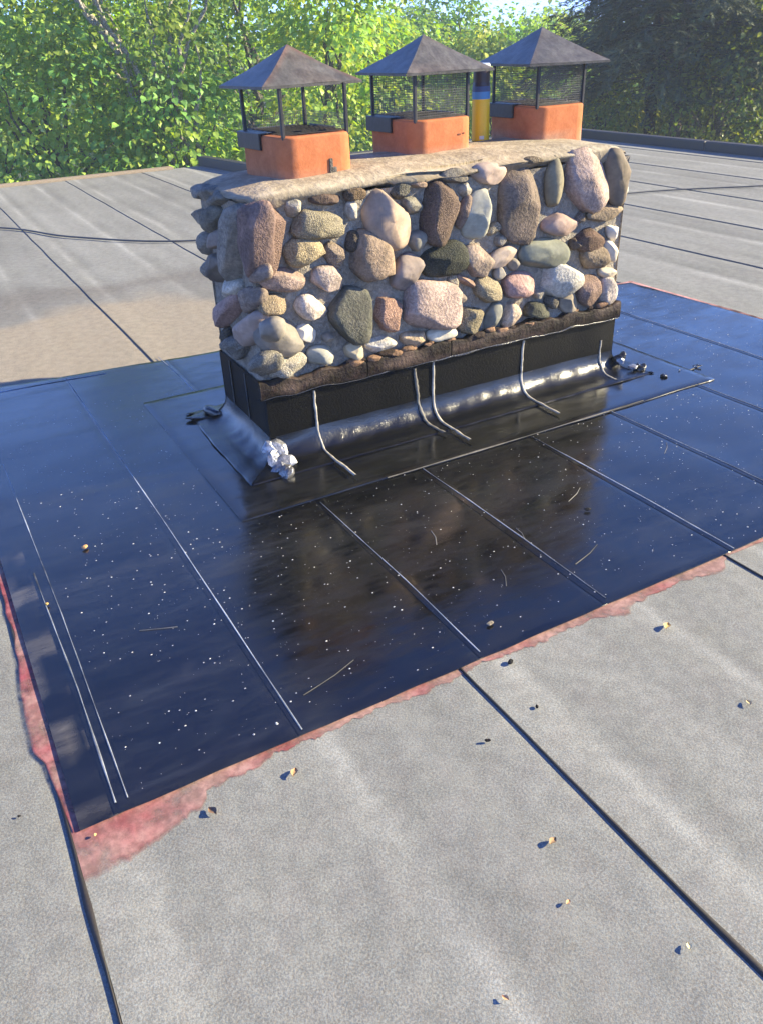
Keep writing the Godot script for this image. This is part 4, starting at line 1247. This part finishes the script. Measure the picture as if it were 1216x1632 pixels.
func build_trees() -> void:
	var g := Shape.new()
	g.grid(60, 60, func(i, j):
		var x := lerpf(-260, 260, i / 60.0); var z := lerpf(-260, 260, j / 60.0)
		var d := Vector2(x, z).length()
		var k := 0.7 + 0.5 * noise.get_noise_2d(x * 6.0, z * 6.0)
		return [Vector3(x, GROUND + (noise.get_noise_2d(x * 1.5, z * 1.5) * 1.2) * smoothstep(25.0, 80.0, d), z), Color(0.045 * k, 0.075 * k, 0.022 * k)])
	for t in range(0, g.ix.size(), 3):
		var q := g.ix[t + 1]; g.ix[t + 1] = g.ix[t + 2]; g.ix[t + 2] = q
	g.smooth()
	structure(obj("ground", g, M.grass), "grassy ground around the house", "ground")
	var maple := Color(0.30, 0.47, 0.09)
	var dark := Color(0.20, 0.36, 0.08)
	var yellow := Color(0.40, 0.51, 0.10)
	var grey_bark := Color(0.22, 0.21, 0.19)
	var birch := Color(0.55, 0.53, 0.48)
	var near := "broadleaf trees just beyond the left edge of the roof"
	# [label, column, distance, height, radius, low, clumps, leaves, leaf length, colour, bark]
	var list := [
		["light green leafy tree at the left end of the roof edge", -60, 19.0, 7.4, 2.7, 0.4, 220, 52, 0.125, yellow, grey_bark],
		["bright leafy maple right behind the tan roof edge, left of the birch", 85, 17.6, 6.7, 2.3, 0.3, 220, 52, 0.13, maple, grey_bark],
		["tall leafy tree with gaps of sky, behind the bright maple", 175, 22.5, 7.9, 3.0, 0.6, 230, 52, 0.13, maple, grey_bark],
		["pale barked birch leaning left behind the nearest chimney cap", 410, 16.6, 9.4, 2.0, 5.2, 80, 60, 0.115, Color(0.17, 0.27, 0.06), birch],
		["low bushy maple under the birch at the black kerb", 265, 16.8, 5.4, 1.9, 0.2, 160, 52, 0.135, maple, grey_bark],
		["dark leafy tree between the nearest and middle chimney caps", 420, 20.5, 8.4, 2.8, 0.4, 210, 52, 0.125, dark.lerp(maple, 0.5), grey_bark],
		["sunlit leafy tree behind the middle chimney cap", 530, 17.5, 7.4, 2.0, 0.3, 190, 52, 0.13, yellow.lerp(maple, 0.5), grey_bark],
	]
	var sd := 100
	for l in list:
		sd += 7
		leafy_tree(l[0], "tree", near, look(l[1], l[2]), l[3], l[4], l[5], l[6], l[7], l[8], l[9], l[10], sd)
	# broadleaf saplings among and before the pines
	for l in [["yellow green sapling under the pines beside the farthest chimney cap", 985, 23.0, 4.6, 1.5, 90, Color(0.24, 0.30, 0.08)], ["thin leafy tree right of the grey pine trunk", 1165, 21.5, 6.5, 1.9, 120, Color(0.19, 0.24, 0.07)], ["leafy bush between the two pine trunks at the right kerb", 1085, 24.5, 4.4, 1.5, 80, Color(0.22, 0.27, 0.08)], ["dusky leafy tree at the right end of the kerb", 1260, 20.0, 6.0, 2.0, 120, Color(0.14, 0.19, 0.06)]]:
		sd += 7
		leafy_tree(l[0], "tree", "broadleaf trees among the pines", look(l[1], l[2]), l[3], l[4], 0.3, l[5], 55, 0.115, l[6], grey_bark, sd)
	var needle := Color(0.060, 0.082, 0.040)
	for l in [["dark pine at the left edge of the pine group, beside the sky gap", 960, 27.0, 8.6, 0.8, 2.6, 22, 11], ["pine with a thick black trunk right of the farthest chimney cap", 1046, 22.0, 8.4, 4.9, 2.7, 16, 12], ["pine with a bare grey trunk, second from the sky gap", 1096, 21.0, 8.4, 5.0, 2.4, 15, 13], ["dark pine behind the grey trunk", 1140, 27.0, 8.6, 1.0, 2.8, 22, 14], ["dark pine at the right end of the pine group", 1230, 25.0, 8.2, 0.9, 2.8, 22, 15], ["pine deep behind the two trunks", 1040, 33.0, 9.4, 0.8, 3.2, 22, 16]]:
		pine_tree(l[0], look(l[1], l[2]), l[3], l[4], l[5], l[6], Color(0.17, 0.15, 0.14) if l[7] == 13 else Color(0.055, 0.045, 0.04), l[7], needle)
	# trees farther off, seen in the gap between the leafy trees and the pines
	var far := "trees farther off, behind the chimney caps"
	for l in [["distant round leafy tree left of the middle cap's peak", 600, 33.0, 6.4, 2.9, maple], ["distant dark tree with a twiggy top between two caps", 725, 36.0, 7.4, 2.6, dark], ["distant yellow green tree behind the yellow can", 775, 31.0, 5.6, 2.5, yellow], ["distant leafy tree left of the farthest cap's peak", 830, 38.0, 6.0, 2.9, maple], ["distant pale tree below the sky gap beside the pines", 895, 42.0, 6.2, 3.0, yellow], ["distant leafy tree behind the middle cap", 665, 44.0, 6.8, 3.2, dark.lerp(maple, 0.5)]]:
		sd += 7
		leafy_tree(l[0], "tree", far, look(l[1], l[2]), l[3], l[4], 0.3, 120, 58, 0.19, l[5], grey_bark, sd, 0.8)
	var proto := leafy_tree("far tree just right of the farthest cap's peak, under the sky gap", "tree", "far tree line", look(870, 66.0), 6.6, 4.2, 0.2, 110, 60, 0.34, maple, grey_bark, 991, 1.3)
	var r := RandomNumberGenerator.new()
	r.seed = 8
	var places := [[-30, "far tree at the left end, seen through the leaves over the roof edge"], [90, "far tree behind the bright maple"], [210, "far tree behind the tall tree with sky gaps"], [330, "far tree left of the nearest cap's peak"], [470, "far tree right of the nearest cap's peak"], [570, "far tree left of the sky gap, behind the sunlit tree"], [640, "far tree under the left end of the sky gap"], [700, "far tree under the sky gap behind the middle cap"], [760, "far tree under the middle of the sky gap"], [820, "far tree left of the farthest cap's peak"], [900, "far tree at the right end of the sky gap"], [990, "far tree behind the left pines"], [1090, "far tree between the pine trunks"], [1190, "far tree behind the right end of the kerb"]]
	for pl in places:
		var px: float = pl[0]
		var c: Node3D = proto.duplicate()
		c.name = numbered("broadleaf_tree")
		add_child(c, true)
		c.set_meta("label", pl[1])
		c.position = look(px + r.randf_range(-12, 12), r.randf_range(44, 70) if px < 560 or px > 930 else r.randf_range(60, 90))
		c.rotation.y = r.randf() * TAU
		var s := r.randf_range(0.85, 1.15)
		c.scale = Vector3(s, s * r.randf_range(0.9, 1.1), s)

# ---------------------------------------------------------------- litter on the roof

func litter(called: String, label: String, category: String, x: float, z: float, y: float, size: Vector3, col: Color, kind: String, turn: float, sd: int, group := "") -> void:
	var b := Basis(Vector3.UP, turn)
	var s := stone_shape(kind, Vector3.ZERO, b * Vector3(size.x, 0, 0), Vector3(0, size.y, 0), b * Vector3.BACK, size.z, col, sd)
	var o := obj(called, s, M.stone)
	o.position = Vector3(x, y + size.y * 0.75, z)
	tag(o, label, category, group)

func dry_leaf(label: String, x: float, z: float, y: float, k: float, col: Color, turn: float, group := "") -> void:
	var s := Shape.new()
	s.grid(6, 4, func(i, j):
		var u = i / 6.0; var v = j / 4.0 - 0.5
		var w := sin(u * PI) * 0.62 * (1.0 + 0.25 * sin(u * 19.0))
		return [Vector3((u - 0.5) * k, k * (0.03 + 0.25 * v * v * 2.0 + 0.06 * sin(u * 5.0)), v * w * k), col * (0.85 + 0.3 * abs(v))])
	for t in range(0, s.ix.size(), 3):
		var q := s.ix[t + 1]; s.ix[t + 1] = s.ix[t + 2]; s.ix[t + 2] = q
	s.smooth()
	var o := obj("dry_leaf", s, M.film)
	o.position = Vector3(x, y, z); o.rotation.y = turn
	tag(o, label, "leaf", group)

func build_litter() -> void:
	litter("pebble", "orange pebble on the black membrane left of the first long lap line", "pebble", 0.244, -2.767, 0.014, Vector3(0.0128, 0.0054, 0.0090), lin(214, 164, 110), "rock", 0.4, 1)
	litter("pebble", "small yellow crumb on the dusty left border strip of the membrane", "pebble", 0.057, -2.469, 0.017, Vector3(0.0067, 0.0036, 0.0060), lin(220, 180, 110), "rock", 0.2, 2)
	litter("pebble", "orange crumb on the pink primer at the near corner of the patch", "pebble", -0.012, -1.462, 0.008, Vector3(0.0045, 0.0024, 0.0037), lin(226, 180, 120), "rock", 1.0, 3)
	litter("tar_crumb", "black crumb of tar on the membrane below the farthest flue", "tar crumb", 1.954, -1.973, 0.014, Vector3(0.0135, 0.0054, 0.0075), Color(0.015, 0.015, 0.016), "rock", -0.5, 4)
	litter("wood_chip", "pale wood chip near the front edge of the membrane", "wood chip", 1.231, -1.608, 0.014, Vector3(0.0120, 0.0030, 0.0067), lin(150, 140, 122), "block", 0.2, 5)
	litter("tar_crumb", "black tar crumb on the roof just off the membrane's front edge", "tar crumb", 1.183, -1.440, 0.002, Vector3(0.0112, 0.0048, 0.0075), Color(0.02, 0.02, 0.022), "rock", 0.6, 6)
	litter("tar_crumb", "small dark crumb right of the long roof seam", "tar crumb", 1.132, -1.256, 0.002, Vector3(0.0075, 0.0036, 0.0045), Color(0.035, 0.03, 0.025), "rock", 0.9, 7)
	litter("tar_crumb", "small dark crumb left of the long roof seam", "tar crumb", 0.944, -1.226, 0.002, Vector3(0.0090, 0.0036, 0.0045), Color(0.03, 0.026, 0.024), "rock", -0.5, 8)
	litter("tar_crumb", "tiny dark crumb at the left side of the near roof", "tar crumb", -0.16, -1.62, 0.002, Vector3(0.0045, 0.0024, 0.0030), Color(0.03, 0.03, 0.03), "rock", -0.5, 18)
	dry_leaf("yellow dry leaf bit on the roof below the right part of the patch", 1.688, -1.319, 0.004, 0.036, lin(214, 180, 110), 0.5)
	dry_leaf("curled brown leaf beside the pink primer smear", 0.25, -1.386, 0.004, 0.032, lin(120, 96, 78), 1.9)
	dry_leaf("tan leaf bit on the roof below the first long lap line", 0.469, -1.392, 0.004, 0.030, lin(176, 140, 100), 0.9)
	dry_leaf("brown leaf bit in the middle of the near roof", 0.889, -0.899, 0.004, 0.026, lin(160, 130, 96), 0.3)
	dry_leaf("tiny orange leaf bit below the middle of the near roof", 0.819, -0.765, 0.004, 0.015, lin(210, 160, 116), 0.3)
	dry_leaf("pale yellow leaf bit beside the roof seam at lower right", 0.961, -0.567, 0.004, 0.018, lin(220, 206, 160), 0.9)
	dry_leaf("tan leaf bit at the bottom of the near roof", 0.585, -0.673, 0.004, 0.016, lin(206, 164, 120), 2.0)
	dry_leaf("tan leaf bit at the right side of the near roof", 1.625, -0.967, 0.004, 0.022, lin(200, 176, 130), 1.2)

# ---------------------------------------------------------------- the scene

func _ready() -> void:
	noise.noise_type = FastNoiseLite.TYPE_SIMPLEX_SMOOTH
	noise.seed = 12
	noise.frequency = 0.02
	noise.fractal_octaves = 2
	rng.seed = 2024
	var cam := Camera3D.new()
	cam.name = "camera"
	cam.fov = 64.42
	cam.near = 0.05
	cam.far = 900.0
	cam.transform = Transform3D(Basis(Vector3(0.86894, -0.03788, 0.49346), Vector3(0.27750, 0.86288, -0.42241), Vector3(-0.40980, 0.50399, 0.76030)).orthonormalized(), Vector3(0, 1.6, 0))
	add_child(cam)
	cam.current = true
	var sky_mat := ProceduralSkyMaterial.new()
	sky_mat.sky_top_color = Color(0.008, 0.032, 0.165).linear_to_srgb()
	sky_mat.sky_horizon_color = Color(0.29, 0.54, 1.25).linear_to_srgb()
	sky_mat.sky_curve = 0.26
	sky_mat.ground_bottom_color = Color(0.10, 0.11, 0.09)
	sky_mat.ground_horizon_color = Color(0.5, 0.55, 0.55)
	sky_mat.sky_energy_multiplier = 1.0
	sky_mat.sun_angle_max = 12.0
	var env := Environment.new()
	env.background_mode = Environment.BG_SKY
	env.sky = Sky.new()
	env.sky.sky_material = sky_mat
	env.background_energy_multiplier = 1.1
	env.tonemap_mode = Environment.TONE_MAPPER_LINEAR
	env.tonemap_exposure = 3.2
	env.fog_enabled = true
	env.fog_density = 0.0026
	env.fog_light_color = Color(0.86, 0.92, 0.98)
	env.sdfgi_enabled = true
	env.ssao_enabled = true
	env.ssil_enabled = true
	var we := WorldEnvironment.new()
	we.name = "environment"
	we.environment = env
	add_child(we)
	var sun := DirectionalLight3D.new()
	sun.name = "sun"
	sun.light_energy = 1.6
	sun.light_color = Color(1.0, 0.94, 0.78)
	sun.light_angular_distance = 0.5
	sun.shadow_enabled = true
	var toward := Vector3(0.93 * cos(0.42), sin(0.42), 0.365 * cos(0.42)).normalized()
	add_child(sun)
	sun.look_at_from_position(toward * 50.0, Vector3.ZERO, Vector3.UP)
	make_materials()
	M.membrane.albedo_color = Color(0.25, 0.25, 0.25).linear_to_srgb()
	M.membrane_dirty = M.membrane.duplicate()
	M.membrane_dirty.roughness = 0.30
	M.tar.albedo_color = Color(0.07, 0.07, 0.075).linear_to_srgb()
	M.tar_dull = M.tar.duplicate(); M.tar_dull.roughness = 0.6; M.tar_dull.albedo_color = Color.WHITE
	M.tar_wall = M.tar.duplicate(); M.tar_wall.roughness = 0.55; M.tar_wall.metallic_specular = 0.25
	M.rust = M.clay.duplicate(); M.rust.roughness = 0.6; M.rust.heightmap_scale = 0.35
	M.wet_tar = M.tar.duplicate(); M.wet_tar.roughness = 0.22; M.wet_tar.albedo_color = Color.WHITE
	M.foil = M.tar.duplicate(); M.foil.roughness = 0.30; M.foil.albedo_color = Color.WHITE; M.foil.metallic = 0.6
	M.wire = M.metal.duplicate()
	build_roof()
	build_membrane()
	build_chimney()
	for k in 3: build_cap(k)
	build_can()
	build_trees()
	build_litter()
